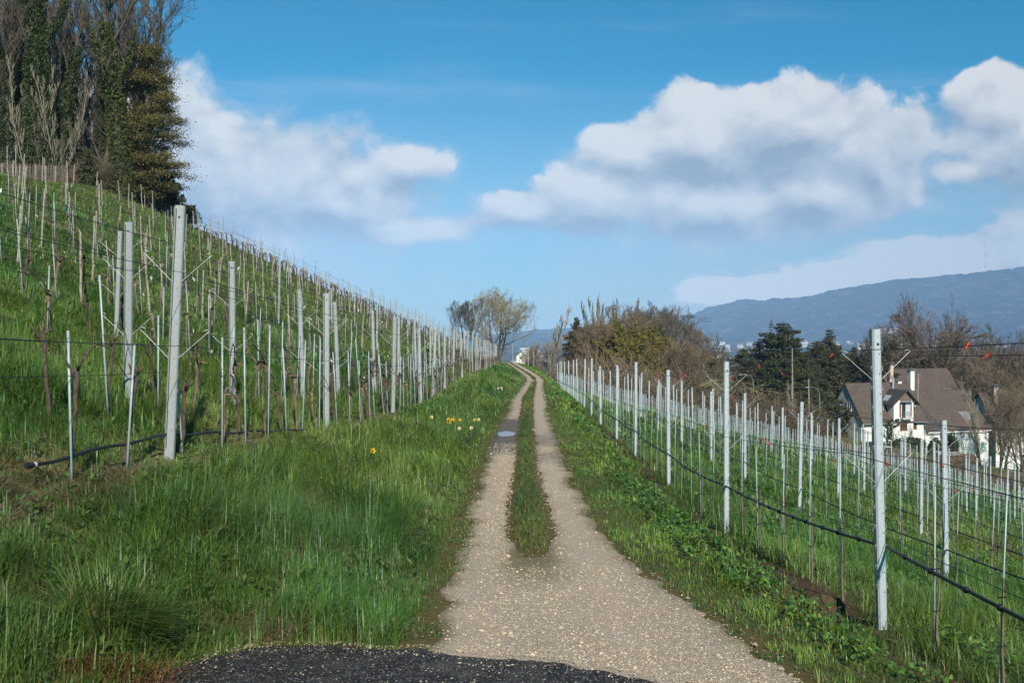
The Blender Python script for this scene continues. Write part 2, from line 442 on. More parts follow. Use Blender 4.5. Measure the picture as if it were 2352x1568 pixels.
def soilmask(x, d):
    er = ER(d); xr = XR(d); u = (x - er) / np.maximum(xr - er, .3)
    band = sstep(.60, .68, u) * (1 - sstep(.90, 1.08, u)) * (.72 + .28 * sstep(.38, .6, fbm(x * 2, d * 1.2, 31)))
    hole = np.exp(-(((x - 2.1) / .26) ** 2 + ((d - 7.0) / .3) ** 2))
    wr = x - xr
    rowline = np.exp(-(((wr + .0) % 2.5 - 1.25) / .35) ** 2)
    rowsoil = (1 - np.exp(-(np.minimum(np.abs(wr % 2.5), np.abs(2.5 - wr % 2.5)) / .3) ** 2))
    patch = (1 - rowsoil) * sstep(.50, .62, fbm(x * .7, d * .5, 77)) * (wr > -.3)
    return np.clip(band + hole * 1.3 + .75 * patch, 0, 1)

def strawmask(x, d):
    x1 = X1(d)
    w = x1 - x
    base = np.exp(-((w + .12) / .22) ** 2) * sstep(.40, .56, fbm(x * .9, d * .6, 51)) * np.clip(1.25 - d / 40, .25, 1)
    near = .9 * np.exp(-(((x + 3.45) / .55) ** 2 + ((d - 7.3) / .7) ** 2))
    edge = .9 * np.exp(-(((x + 1.45) / .35) ** 2 + ((d - 5.75) / .14) ** 2))
    gen = sstep(.60, .72, fbm(x * .55 + 3, d * .35, 52)) * .55
    wood = sstep(19, 25, w) * (d > 40) * (d < 85) * sstep(.35, .55, fbm(x * .25, d * .25, 54))
    return np.clip(np.where(x < BL(d), base + near + edge + gen * (w > -2.5) + wood, .6 * gen * (x > XR(d))), 0, 1)

def ground_col(x, d):
    n = fbm(x * .8, d * .8, 41); n2 = fbm(x * .15, d * .1, 42)
    g = np.stack([.045 + .04 * n, .066 + .045 * n + .02 * (n2 - .45), .018 + .015 * n], -1)
    soil = np.array([.075, .048, .031]); moss = np.array([.105, .085, .035]); straw = np.array([.26, .19, .11])
    far = sstep(14, 60, d)[..., None]
    g = g * (1 - far) + far * np.stack([.060 + .055 * n, .115 + .06 * n + .03 * (n2 - .45), .026 + .016 * n], -1)
    e = np.minimum(np.abs(x - EL(d)), np.abs(x - ER(d)))
    inside = (x > EL(d)) & (x < ER(d))
    mo = np.where(inside, .8, np.exp(-(e / .28) ** 2) * .9)
    mo = mo * (d > 3) * (d < 120)
    g = g * (1 - mo[..., None]) + moss * mo[..., None]
    so = soilmask(x, d)[..., None]; g = g * (1 - so) + soil * so
    st = .7 * strawmask(x, d)[..., None]; g = g * (1 - st) + straw * st
    wood = (sstep(24, 28, X1(d) - x) * sstep(48, 58, d))[..., None]
    g = g * (1 - wood) + np.array([.07, .05, .035]) * wood
    return g

def make_ground():
    dl = []; d = -14.0
    while d < 1000:
        dl.append(d)
        d += .12 if 3 < d < 12 else .22 if d < 22 else .45 if d < 45 else .9 if d < 110 else 2.5 if d < 180 else 8 if d < 420 else 30
    dl = np.array(dl)
    a = [-300, -240, -190, -150, -120, -95, -80, -68, -58, -50, -44, -39, -35, -31, -28]
    a += list(np.arange(-26, -8, .6)) + list(np.arange(-8, -4, .25)) + list(np.arange(-4, 4.4, .10)) + list(np.arange(4.4, 9, .25)) + list(np.arange(9, 42, .8)) + [44, 48, 53, 58, 64, 72, 80, 90, 105, 125, 150, 180, 220, 270, 330, 400]
    xi = np.array(a)
    X = xi[None, :] + ((EL(dl) + ER(dl)) / 2)[:, None]; D = np.broadcast_to(dl[:, None], X.shape)
    Z = ground(X, D)
    v = np.stack([X, D, Z], -1).reshape(-1, 3)
    n, k = X.shape
    i = np.arange(n - 1)[:, None] * k + np.arange(k - 1)[None, :]
    q = np.stack([i, i + 1, i + k + 1, i + k], -1).reshape(-1, 4)
    mb = MB(); mb.add(v, q, col=ground_col(X, D).reshape(-1, 3))
    o = mb.build('ground', M['ground'], smooth=True); tag(o, kind='structure')
make_ground()

def edge(tab, d, seed, amp):
    return tab(d) + amp * ((fbm(d * 3.1, d * 0 + seed, seed, 4) - .47) * 2 + .5 * (vnoise(d * 14, d * 0, seed + 5) - .5))

def make_track():
    """two gravel wheel tracks with a grass strip between them, joined into one apron near the asphalt"""
    ds = np.concatenate([np.arange(2.0, 14, .05), np.arange(14, 40, .1), np.arange(40, 106, .25)])
    l = edge(EL, ds, 1, .10); r = edge(ER, ds, 2, .11)
    sl = edge(SL, ds, 3, .055); sr = edge(SR, ds, 4, .055)
    mid = (SL(ds) + SR(ds)) / 2
    op = sstep(8.3, 9.9, ds + .25 * (vnoise(ds * 6, ds * 0, 8) - .5)) * (1 - sstep(60.0, 60.8, ds) * (1 - sstep(64.5, 65.5, ds)))
    op = op * (1 - .6 * np.exp(-((ds - 22.6) / .18) ** 2))
    sl = mid + (sl - mid) * op; sr = mid + (sr - mid) * op
    k = 9
    mb = MB()
    for (a, b, side) in ((l, sl, 0), (sr, r, 1)):
        t = np.linspace(0, 1, k)
        X = a[:, None] + (b - a)[:, None] * t[None, :]; D = np.broadcast_to(ds[:, None], X.shape)
        crown = np.where((t > 0) & (t < 1), .014, -.03)[None, :] + .004 * (vnoise(X * 5, D * 5, 60) - .5)
        if side == 0: inner = t == 1
        else: inner = t == 0
        closed = (op < .02)[:, None] & inner[None, :]
        Z = ground(X, D, False) + np.where(closed, .014, crown) 
        wet = np.zeros_like(X); 
        if side == 0: wet = np.maximum(wet, sstep(16.6, 18.0, D + .8 * (fbm(X * 3, D, 61) - .5)) * (1 - sstep(25.2, 26.2, D + 1.2 * (fbm(X * 3, D, 62) - .5))))
        else: wet = np.maximum(wet, .55 * sstep(15, 17, D) * (1 - sstep(20, 23, D)) * sstep(.35, .55, fbm(X * 2, D * .5, 63)))
        wet = np.maximum(wet, .75 * np.exp(-((D - 61) / .5) ** 2))
        earth = np.clip((.75 if side else .35) * sstep(7.5, 11, D) * sstep(.2, .45, (t * (1 - t) * 4)[None, :] * (.5 + fbm(X * 2, D * .7, 64))), 0, 1)
        wl = np.exp(-((np.abs(X - mid[:, None]) - .46) / .15) ** 2) * (1 - sstep(8, 11, D)) * (.35 + 1.0 * sstep(.35, .6, fbm(X * 2.2, D * .8, 69)))
        earth = np.clip(np.maximum(earth, wl), 0, 1)
        if side == 0: e = (X - a[:, None])
        else: e = (b[:, None] - X)
        moss = (1 - sstep(.02, .20, e + .18 * (fbm(X * 4, D * 3, 65) - .5))) * (.95 - .6 * sstep(20, 40, D))
        moss = np.maximum(moss, .8 * (1 - sstep(.0, .10, (b[:, None] - X) if side == 0 else (X - a[:, None]))) * op[:, None])
        md = np.abs(X - mid[:, None]); moss = np.maximum(moss, (1 - sstep(.10, .34, md + .25 * (fbm(X * 4, D * 3, 67) - .45))) * sstep(6.9, 8.3, D + .7 * (fbm(X * 3, D * 3, 68) - .45)) * (D < 10) * .95)
        n = len(ds); i = np.arange(n - 1)[:, None] * k + np.arange(k - 1)[None, :]
        q = np.stack([i, i + 1, i + k + 1, i + k], -1).reshape(-1, 4)
        mb.add(np.stack([X, D, Z], -1).reshape(-1, 3), q, col=np.stack([wet, earth, np.clip(moss, 0, 1)], -1).reshape(-1, 3))
    o = mb.build('gravel_track', M['track'], smooth=True); tag(o, kind='structure')
make_track()

# asphalt apron in the foreground: far edge runs from the bank down to the right
AEDGE = [(-3.2, 3.7), (-2.2, 4.55), (-1.9, 5.0), (-1.72, 5.32), (-1.5, 5.58), (-1.2, 5.66), (-.8, 5.6), (-.45, 5.52), (-.15, 5.40), (.0, 5.37), (.17, 5.31), (.45, 5.18), (.70, 5.04), (1.0, 4.84), (1.8, 4.2)]
def asph(x):
    xs, ys = zip(*AEDGE)
    return np.interp(x, xs, ys) + .12 * (fbm(np.asarray(x) * 4, np.asarray(x) * 0, 71) - .47) + .05 * (vnoise(np.asarray(x) * 17, np.asarray(x) * 0, 72) - .5)
def make_asphalt():
    xs = np.linspace(-3.2, 1.8, 160); k = 44
    top = asph(xs); t = np.linspace(0, 1, k) ** .8
    Y = -2 + (top[:, None] + 2) * t[None, :]; X = np.broadcast_to(xs[:, None], Y.shape)
    Z = P(Y) + .024 + .006 * (fbm(X * 2, Y * 2, 73) - .5)
    Z[:, -1] -= .02
    n = len(xs); i = np.arange(n - 1)[:, None] * k + np.arange(k - 1)[None, :]
    q = np.stack([i, i + k, i + k + 1, i + 1], -1).reshape(-1, 4)
    mb = MB(); mb.add(np.stack([X, Y, Z], -1).reshape(-1, 3), q)
    tag(mb.build('asphalt_road', M['asphalt'], smooth=True), kind='structure')
make_asphalt()

# puddle in the left wheel track
def make_puddle():
    cx, cy = -.125, 21.3
    th = np.linspace(0, 2 * PI, 48, endpoint=False)
    r = 1 + .10 * (vnoise(np.cos(th) * 2 + 5, np.sin(th) * 2, 81) - .5) * 2
    X = cx + .20 * r * np.cos(th); Y = cy + .52 * r * np.sin(th)
    z = P(cy) + .03
    mb = MB(); v = np.concatenate([[(cx, cy, z)], np.stack([X, Y, np.full(48, z)], -1)])
    mb.add(v, t=[(0, 1 + i, 1 + (i + 1) % 48) for i in range(48)])
    o = mb.build('puddle', M['water']); tag(o, kind='structure')
make_puddle()

# gravel stones lying on the near track and a few on the asphalt
def make_stones():
    mb = MB(); N = 30000
    d = 4.3 + 15 * rs.rand(N) ** 2.2; f = rs.rand(N)
    l, r = EL(d), ER(d); x = l + .0 + (r - l) * f
    asph_y = asph(x)
    onA = d < asph_y
    keep = (~onA) | (rs.rand(N) < .05)
    ed = np.minimum(x - l, r - x); keep &= rs.rand(N) < np.where(ed < .10, .12, np.where(ed < .25, .5, 1))
    mid = (x > SL(d)) & (x < SR(d)) & (d > 8.0)
    keep &= ~mid | (rs.rand(N) < .08)
    rutr = (x > SR(d)) & (d > 8) ; keep &= ~rutr | (rs.rand(N) < .45)
    x, d, onA = x[keep], d[keep], onA[keep]
    # a few more over the asphalt on the left
    xa = rs.uniform(-2, 1.0, 1500); da = np.where(rs.rand(1500) < .35, rs.uniform(4.2, 5.6, 1500), asph(xa) - .25 * rs.rand(1500) ** 2); k2 = da < asph(xa)
    x = np.concatenate([x, xa[k2]]); d = np.concatenate([d, da[k2]]); onA = np.concatenate([onA, np.ones(k2.sum(), bool)])
    n = len(x)
    s = (.0028 + .0055 * rs.rand(n) ** 2 + .013 * (rs.rand(n) > .985) * rs.rand(n)) * (1 + .35 * np.clip((d - 6) / 8, 0, 1))
    s = np.where(onA, s * .7, s)
    z = P(d) + np.where(onA, .027, .014) + s * .25
    o6 = np.array([(1,0,0),(-1,0,0),(0,1,0),(0,-1,0),(0,0,1),(0,0,-1)], float)
    tri = np.array([(0,2,4),(2,1,4),(1,3,4),(3,0,4),(2,0,5),(1,2,5),(3,1,5),(0,3,5)])
    a = rs.rand(n) * 2 * PI
    v = o6[None] * (1 + .5 * (rs.rand(n, 6, 3) - .5)) * s[:, None, None] * np.stack([1 + .5 * rs.rand(n), .8 + .4 * rs.rand(n), .55 + .25 * rs.rand(n)], -1)[:, None, :]
    ca, sa = np.cos(a)[:, None], np.sin(a)[:, None]
    vx = v[..., 0] * ca - v[..., 1] * sa; vy = v[..., 0] * sa + v[..., 1] * ca
    v = np.stack([vx + x[:, None], vy + d[:, None], v[..., 2] + z[:, None]], -1)
    c = .72 + .6 * rs.rand(n, 1) ; w = (rs.rand(n, 1) > .9)
    col = np.array([[.44, .35, .25]]) * c * (1 + .3 * w) 
    t = (tri[None] + (np.arange(n) * 6)[:, None, None]).reshape(-1, 3)
    mb.add(v.reshape(-1, 3), t=t, col=np.clip(np.repeat(col, 6, 0), 0, .8))
    m, nt, b, oc = mat('gravel_stones'); at_ = nt.new('ShaderNodeAttribute'); at_.attribute_name = 'col'
    nt.put(b.inputs['Base Color'], at_.outputs['Color']); b.inputs['Roughness'].default_value = .85; b.inputs['Specular IOR Level'].default_value = .2
    tag(mb.build('gravel_stones', m), kind='stuff')
make_stones()

# ------------------------------------------------------------------ grass
def blades(mb, x, y, h, w, az, bend, col, straw, base=None):
    """one curved three-segment blade per entry"""
    n = len(x)
    z = ground(x, y)
    t = np.array([0, .38, .72, 1.0]); ww = np.array([1., .85, .55, 0.])
    dx, dy = np.cos(az), np.sin(az); sx, sy = -dy, dx
    rise = h[:, None] * (t[None, :] - .45 * np.clip(bend, 0, 1.6)[:, None] * t[None, :] ** 2.2)
    out = (h * bend * .8)[:, None] * t[None, :] ** 1.8
    cx = x[:, None] + dx[:, None] * out; cy = y[:, None] + dy[:, None] * out; cz = z[:, None] - .015 + rise
    V = []
    for i in range(3):
        hw = .5 * w * ww[i]
        V.append(np.stack([cx[:, i] - sx * hw, cy[:, i] - sy * hw, cz[:, i]], -1)); V.append(np.stack([cx[:, i] + sx * hw, cy[:, i] + sy * hw, cz[:, i]], -1))
    V.append(np.stack([cx[:, 3], cy[:, 3], cz[:, 3]], -1))
    V = np.stack(V, 1)
    b = np.arange(n)[:, None] * 7
    q = np.concatenate([b + np.array([0, 1, 3, 2]), b + np.array([2, 3, 5, 4])]); tr = b + np.array([4, 5, 6])
    cc = np.repeat(col[:, None, :], 7, 1)
    ybase = np.array([.30, .23, .085]); f = np.array([.42, .42, .12, .12, 0, 0, 0])[None, :, None] * straw[:, None, None]
    cc = cc * (1 - f) + ybase * f
    mb.add(V.reshape(-1, 3), q, tr, col=cc.reshape(-1, 3))

def gcol(x, y, n, seed):
    """green varies between clumps and from blade to blade"""
    a = fbm(x * .9, y * .7, seed); b = fbm(x * .22, y * .16, seed + 1); r = rs.rand(n)
    deep = np.array([.040, .115, .021]); mid = np.array([.098, .220, .033]); yel = np.array([.235, .295, .048]); blue = np.array([.050, .135, .046])
    k = np.clip((a - .3) * 2.2 + .35 * (r - .5), 0, 1)[:, None]; k2 = np.clip((b - .36) * 3 + .5 * (rs.rand(n) - .5), 0, 1)[:, None]
    c = deep * (1 - k) + mid * k
    c = c * (1 - .5 * k2) + yel * .5 * k2
    bl = (rs.rand(n) < .2)[:, None]; c = np.where(bl, blue, c)
    return c * (.8 + .4 * rs.rand(n, 1))

STRAW = np.array([[.27, .205, .115], [.22, .155, .078], [.31, .25, .155]])

def meadow(mb, bins, side, seed):
    for (d0, d1, dens, w0, h0) in bins:
        if side < 0: xa, xb = -.57 * d1 - 1.8, max(float(EL(d0)), float(EL(d1))) + .05
        else: xa, xb = min(float(ER(d0)), float(ER(d1))) - .1, .57 * d1 + 1.8
        n = int((d1 - d0) * (xb - xa) * dens)
        y = d0 + (d1 - d0) * rs.rand(n); x = xa + (xb - xa) * rs.rand(n)
        # clump: pull blades towards tuft centres
        if d1 < 30:
            cell = .30; ix = np.floor(x / cell); iy = np.floor(y / cell)
            tx = (ix + hash2(ix, iy, seed + 5)) * cell; ty = (iy + hash2(ix, iy, seed + 6)) * cell
            pull = .42 * rs.rand(n); x = x + (tx - x) * pull; y = y + (ty - y) * pull
        k = np.abs(x) < .55 * y + 1.6
        ap = asph(np.clip(x, -3.2, 1.8))
        k &= ~((y < ap + .02) & (x < 1.2) & (x > BL(y) - .02))
        if side < 0:
            e = np.where(y < 5.45, BL(y), EL(y) - .10) - x + .20 * (fbm(x * 3, y * 3, seed + 9) - .5)
            k &= e > -.02
            k &= ~((X1(y) - x > 23.5 + 3 * (fbm(x * .3, y * .3, 99) - .5)) & (y > 48))
            w_ = X1(y) - x
            hh = np.where(w_ < -.05, 1.0, np.where(w_ < 3, .85, .62))
            hh = hh * (.30 + .70 * sstep(0, .55, e)) * (1 - .5 * np.exp(-((w_ + .15) / .42) ** 2))
        else:
            e = x - ER(y) + .2 * (fbm(x * 3, y * 3, seed + 9) - .5)
            u = (x - ER(y)) / (XR(y) - ER(y))
            k &= e > .0
            hh = np.where(u < .6, .22 + .22 * sstep(.1, .6, e), np.where(u < 1, .55, .85))
            so = soilmask(x, y); k &= rs.rand(n) > so * .93
            k &= (u > .62) | (rs.rand(n) < .75 + .25 * sstep(10, 18, y))
        x, y, hh = x[k], y[k], hh[k]; n = len(x)
        if not n: continue
        st = strawmask(x, y); isst = rs.rand(n) < np.clip(st * .8 + .05 + .10 * sstep(.5, .62, fbm(x * 2.1, y * 1.7, seed + 12)), 0, .9)
        big = fbm(x * .8, y * .8, seed + 2); tuft = fbm(x * 2.6, y * 2.6, seed + 3)
        h = .86 * h0 * hh * (.30 + 1.25 * np.clip(tuft * 1.9 - .42, 0, 1)) * (.45 + .9 * rs.rand(n)) * (.55 + .9 * big)
        w = w0 * (.5 + .8 * rs.rand(n) + .9 * (rs.rand(n) > .93))
        wind = 2 * PI * fbm(x * .9, y * .9, seed + 4) * 2.2 - 1.0
        az = wind + 2.2 * (rs.rand(n) - .5) + np.where(rs.rand(n) < .4, 2 * PI * rs.rand(n), 0)
        bend = np.clip(.25 + .75 * rs.rand(n) + .6 * (fbm(x * 1.3, y * 1.3, seed + 7) - .45), .05, 1.5)
        col = gcol(x, y, n, seed)
        if side > 0: col = col * (np.array([1.12, 1.05, .95]) + (np.array([.35, .25, .0]) * ((x - ER(y)) / (XR(y) - ER(y)) < .62)[:, None]))
        sc = STRAW[rs.randint(0, 3, n)] * (.7 + .6 * rs.rand(n, 1))
        col = np.where(isst[:, None], sc, col)
        bend = np.where(isst, bend + .85, bend); h = np.where(isst, h * .85, h)
        dull = (.25 * sstep(15, 60, y))[:, None]
        blades(mb, x, y, h, w, az, bend, col, np.where(isst, 0, .35 + .65 * rs.rand(n)))

mb = MB()
meadow(mb, [(3.2, 4.6, 1500, .0062, .36), (4.6, 6, 4200, .0056, .40), (6, 8, 3400, .0060, .42), (8, 11, 2300, .0070, .40), (11, 15, 1300, .0088, .38), (15, 21, 720, .012, .37), (21, 32, 330, .017, .36), (32, 50, 130, .027, .36), (50, 80, 48, .044, .36), (80, 120, 14, .07, .38)], -1, 100)
# one big overhanging tuft at the road's corner
n = 1300; ca = rs.rand(n) * 2 * PI; cr = .24 * np.sqrt(rs.rand(n))
x = -2.12 + cr * np.cos(ca); y = 5.22 + cr * np.sin(ca) * .8
az = np.arctan2(y - 5.22, x + 2.12) + .9 * (rs.rand(n) - .5); az = np.where(rs.rand(n) < .55, -.35 + .9 * (rs.rand(n) - .5), az)
c = np.array([.12, .225, .042]) * (.55 + .8 * rs.rand(n, 1)); dry = rs.rand(n) < .16
c = np.where(dry[:, None], STRAW[rs.randint(0, 3, n)], c)
blades(mb, x, y, .22 + .32 * rs.rand(n), .006 + .004 * rs.rand(n), az, .3 + .9 * rs.rand(n), c, np.ones(n))
n = 900; x = -2.0 + .16 * rs.randn(n); y = 4.98 + .10 * rs.randn(n)
blades(mb, x, y, .10 + .10 * rs.rand(n), .005 + .003 * rs.rand(n), -1.2 + 1.0 * rs.randn(n), .5 + .9 * rs.rand(n), np.array([[.30, .15, .065]]) * (.6 + .7 * rs.rand(n, 1)), np.zeros(n))
tag(mb.build('meadow_grass', M['grass'], smooth=True), kind='stuff')

mb = MB()
meadow(mb, [(3.4, 5.2, 1500, .0056, .30), (5.2, 7, 2900, .0056, .34), (7, 9.5, 2300, .0062, .34), (9.5, 13, 1400, .008, .33), (13, 18, 760, .011, .32), (18, 26, 370, .016, .32), (26, 40, 150, .026, .32), (40, 62, 52, .044, .34), (62, 100, 18, .08, .36)], 1, 200)
tag(mb.build('vineyard_grass', M['grass'], smooth=True), kind='stuff')

def strip_grass():
    mb = MB()
    for (d0, d1, dens, w0, h0) in [(8.3, 12, 3800, .0058, .062), (12, 18, 2200, .008, .065), (18, 28, 1000, .012, .07), (28, 45, 400, .02, .08), (45, 105, 90, .04, .10)]:
        n = int((d1 - d0) * .75 * dens); y = d0 + (d1 - d0) * rs.rand(n); x = SL(y) - .12 + (SR(y) - SL(y) + .24) * rs.rand(n)
        e = np.minimum(x - SL(y), SR(y) - x) + .16 * (fbm(x * 5, y * 5, 301) - .5)
        k = (e > -.03) & (y > 8.2 + 1.6 * rs.rand(n) ** 1.5 + 1.1 * (fbm(x * 6, y * 5, 303) - .35)) & ~((y > 60.2) & (y < 65)) & ~((np.abs(y - 22.6) < .16) & (rs.rand(n) < .8))
        x, y, e = x[k], y[k], e[k]; n = len(x)
        far = 1 - sstep(9, 10.5, y)
        c = gcol(x, y, n, 310) * np.array([1.15, .95, 1.0]); dry = (rs.rand(n) < .22 + .35 * far + .3 * (1 - sstep(0, .08, e)))[:, None]
        c = np.where(dry, np.array([.16, .125, .045]) * (.6 + .8 * rs.rand(n, 1)), c)
        blades(mb, x, y, h0 * (.4 + rs.rand(n)) * (.5 + .9 * sstep(0, .12, e)), w0 * (.6 + .8 * rs.rand(n)), 2 * PI * rs.rand(n), .4 + rs.rand(n), c, np.zeros(n))
    # thin mossy grass creeping over both verges
    for (d0, d1, dens, w0, h0) in [(4.6, 9, 5200, .0055, .05), (9, 16, 2600, .008, .055), (16, 30, 900, .014, .06), (30, 60, 250, .03, .07)]:
        for tab, s in ((EL, -1), (ER, 1)):
            n = int((d1 - d0) * .6 * dens); y = d0 + (d1 - d0) * rs.rand(n); off = -.14 + .62 * rs.rand(n) ** 1.3; x = tab(y) + s * off
            k = (fbm(x * 4, y * 3, 321) + .35 * sstep(-.1, .25, off) > .5) & ~((y < asph(np.clip(x, -3.2, 1.8)) + .03) & (x < 1.2))
            x, y = x[k], y[k]; n = len(x)
            c = gcol(x, y, n, 330); dry = (rs.rand(n) < .38)[:, None]
            c = np.where(dry, np.array([.17, .135, .05]) * (.6 + .8 * rs.rand(n, 1)), c)
            blades(mb, x, y, h0 * (.4 + rs.rand(n)), w0 * (.6 + .8 * rs.rand(n)), 2 * PI * rs.rand(n), .4 + rs.rand(n), c, np.zeros(n))
    tag(mb.build('track_grass', M['grass'], smooth=True), kind='stuff')
strip_grass()

def leaf_carpet():
    """clover and ground ivy on the right verge and between the nearest rows"""
    mb = MB()
    for (d0, d1, dens, sz) in [(4.2, 7, 1300, .012), (7, 10, 1200, .013), (10, 15, 700, .017), (15, 24, 230, .026), (24, 42, 70, .05)]:
        xa, xb = .6, min(.56 * d1, 9)
        n = int((d1 - d0) * (xb - xa) * dens); y = d0 + (d1 - d0) * rs.rand(n); x = xa + (xb - xa) * rs.rand(n)
        u = (x - ER(y)) / (XR(y) - ER(y))
        band = sstep(.25, .45, u) * (1 - sstep(.60, .66, u)) * sstep(.40, .58, fbm(x * 1.4, y * 1.1, 401) + .08) * (1 - .75 * sstep(11, 20, y))
        wr = x - XR(y); row = (wr > .25) * sstep(.48, .58, fbm(x * .9, y * .6, 402)) * .8
        k = rs.rand(n) < np.clip(band + row, 0, 1)
        k &= rs.rand(n) > soilmask(x, y) * .7
        k &= np.abs(x) < .55 * y + 1.5
        x, y, u = x[k], y[k], u[k]; n = len(x)
        s = sz * (.5 + .9 * rs.rand(n)); hgt = (.03 + .13 * rs.rand(n) * np.clip(fbm(x * 3, y * 3, 403) * 1.6, .2, 1))
        z = ground(x, y) + hgt
        tilt = rs.randn(n, 2) * .45; a0 = rs.rand(n) * 2 * PI
        nx, ny = tilt[:, 0], tilt[:, 1]
        ks = 6; th = np.arange(ks) * 2 * PI / ks
        rad = s[:, None] * (1 + .15 * np.cos(3 * th)[None])
        vx = rad * np.cos(th[None] + a0[:, None]); vy = rad * np.sin(th[None] + a0[:, None]); vz = vx * nx[:, None] + vy * ny[:, None]
        ring = np.stack([x[:, None] + vx, y[:, None] + vy, z[:, None] + vz], -1)
        b = np.arange(n)[:, None] * ks
        q = np.concatenate([b + np.array([0, 1, 2, 3]), b + np.array([0, 3, 4, 5])])
        c = np.array([.080, .185, .034]) * (.55 + .8 * rs.rand(n, 1)); yl = (rs.rand(n) < .18)[:, None]; c = np.where(yl, np.array([.19, .27, .055]), c)
        dk = (rs.rand(n) < .10)[:, None]; c = np.where(dk, np.array([.07, .065, .028]), c)
        mb.add(ring.reshape(-1, 3), q, col=np.repeat(c, ks, 0))
    # dock, dandelion and other broad herbs dotted through the left bank
    n = 420; y = 4.9 + 12 * rs.rand(n) ** 1.5; x = BL(y) - .12 - rs.rand(n) * (1.0 + .35 * y)
    k = np.abs(x) < .53 * y + .3; x, y = x[k], y[k]; n = len(x); Vs, Cs = [], []
    z0 = ground(x, y)
    for j in range(9):
        a = rs.rand(n) * 2 * PI; L = .035 + .045 * rs.rand(n); h = .06 + .12 * rs.rand(n); w = .009 + .008 * rs.rand(n); e = rs.uniform(-.3, .7, n)
        dx, dy = np.cos(a), np.sin(a); c0 = np.stack([x + dx * .02, y + dy * .02, z0 + h], -1)
        d3 = np.stack([dx, dy, e], -1) * L[:, None]; s3 = np.stack([-dy, dx, 0 * dx], -1) * w[:, None]
        Vs.append(np.stack([c0, c0 + d3 * .5 + s3, c0 + d3, c0 + d3 * .5 - s3], 1).reshape(-1, 3)); cc = np.array([.10, .175, .035]) * (.5 + .8 * rs.rand(n, 1)); Cs.append(np.repeat(cc, 4, 0))
    V = np.concatenate(Vs); mb.add(V, np.arange(len(V)).reshape(-1, 4), col=np.concatenate(Cs))
    tag(mb.build('ground_cover_leaves', M['leaf']), kind='stuff')
leaf_carpet()
# ------------------------------------------------------------------ vineyard
rv = random.Random(5)

def visible(x, y, z, m=30):
    if y < .5: return False
    X = 1176 + F * x / y; Y = 745 - F * z / y
    return -m < X < 2352 + m and -m < Y < 1568 + m * 4

def post_mesh(name, w, dp, h, matm, slot=False, hooks=True):
    mb = MB(); t = .004; z0, z1 = -.3, h
    b_ = .011; o = [(-w/2, dp), (-w/2, b_), (-w/2 + b_, 0), (w/2 - b_, 0), (w/2, b_), (w/2, dp)]; i = [(w/2 - t, dp), (w/2 - t, b_ + t * .4), (w/2 - b_ - t * .4, t), (-w/2 + b_ + t * .4, t), (-w/2 + t, b_ + t * .4), (-w/2 + t, dp)]
    poly = o + i; n = 12
    # slightly irregular sheet: a few rings up the height
    zs = np.linspace(z0, z1, 6)
    v = [(x, y, z) for z in zs for (x, y) in poly]
    q = [(r * n + k, r * n + (k + 1) % n, (r + 1) * n + (k + 1) % n, (r + 1) * n + k) for r in range(5) for k in range(n)]
    b = 5 * n
    q += [(b + k, b + k + 1, b + 10 - k, b + 11 - k) for k in range(5)]
    mb.add(v, q)
    z = .25
    hx = .012 if not slot else .016
    while z < h - .1 and hooks:
        th = np.arange(7) * 2 * PI / 7; r = .0042
        hv = [(hx + r * math.cos(a), -.0012, z + r * math.sin(a)) for a in th]
        mb.add([(hx, -.0012, z)] + hv, t=[(0, 1 + k, 1 + (k + 1) % 7) for k in range(7)], mat=1)
        for s in (-1, 1):
            tube(mb, [(s * w/2, .012, z + .05), (s * (w/2 + .008), .012, z + .055), (s * (w/2 + .009), .012, z + .03), (s * (w/2 + .003), .012, z + .022)], .0022, 3, mat=0)
        z += .132 if not slot else .30
    th = np.arange(9) * 2 * PI / 9; r = .0095
    mb.add([(0.004, -.0013, h - .10)] + [(.004 + r * math.cos(a), -.0013, h - .10 + r * math.sin(a)) for a in th], t=[(0, 1 + k, 1 + (k + 1) % 9) for k in range(9)], mat=1)
    if slot:
        x0 = -w/2 + .016
        mb.add([(x0, -.0015, .1), (x0 + .008, -.0015, .1), (x0 + .008, -.0015, h - .03), (x0, -.0015, h - .03)], [(0, 1, 2, 3)], mat=1)
    return mb.mesh(name, [matm, M['hole']])

def arm_mesh(L, up):
    mb = MB()
    for s in (-1, 1):
        tube(mb, [(s * .03, .01, 0), (s * .04, .01, .012), (s * (L - .01), .01, up), (s * (L + .01), .01, up + .015), (s * (L + .004), .01, up + .03), (s * (L - .03), .01, up + .022)], .0019, 5)
    return mb.mesh('spreader_arm', M['arm'], True)

PM_R = post_mesh('trellis_post_galvanised', .062, .045, 2.0, M['galv'])
PM_RF = post_mesh('trellis_post_galvanised_far', .062, .045, 2.0, M['galv'], hooks=False)
PM_L = post_mesh('trellis_post_slotted', .092, .05, 2.15, M['galvold'], slot=True)
PM_LT = post_mesh('trellis_post_thin', .06, .04, 1.9, M['galvold'], hooks=False)
ARM = arm_mesh(.23, .17)

def stake_mesh(seed, h=1.34, w=.043):
    r = random.Random(seed); mb = MB(); n = 7
    pts = [(r.uniform(-.012, .012), r.uniform(-.012, .012), -.25 + (h + .25) * i / (n - 1)) for i in range(n)]
    tube(mb, pts, [w/2 * r.uniform(.9, 1.1) * (1 - .12 * i / n) for i in range(n)], 6)
    for z in (h * .55, h * .85):
        tube(mb, [(-.09, .01, z), (.09, .012, z + r.uniform(-.02, .02))], .005, 3)   # nailed wire guides
    return mb.mesh('wooden_stake', M['stake'])
STAKES = [stake_mesh(i) for i in range(5)]

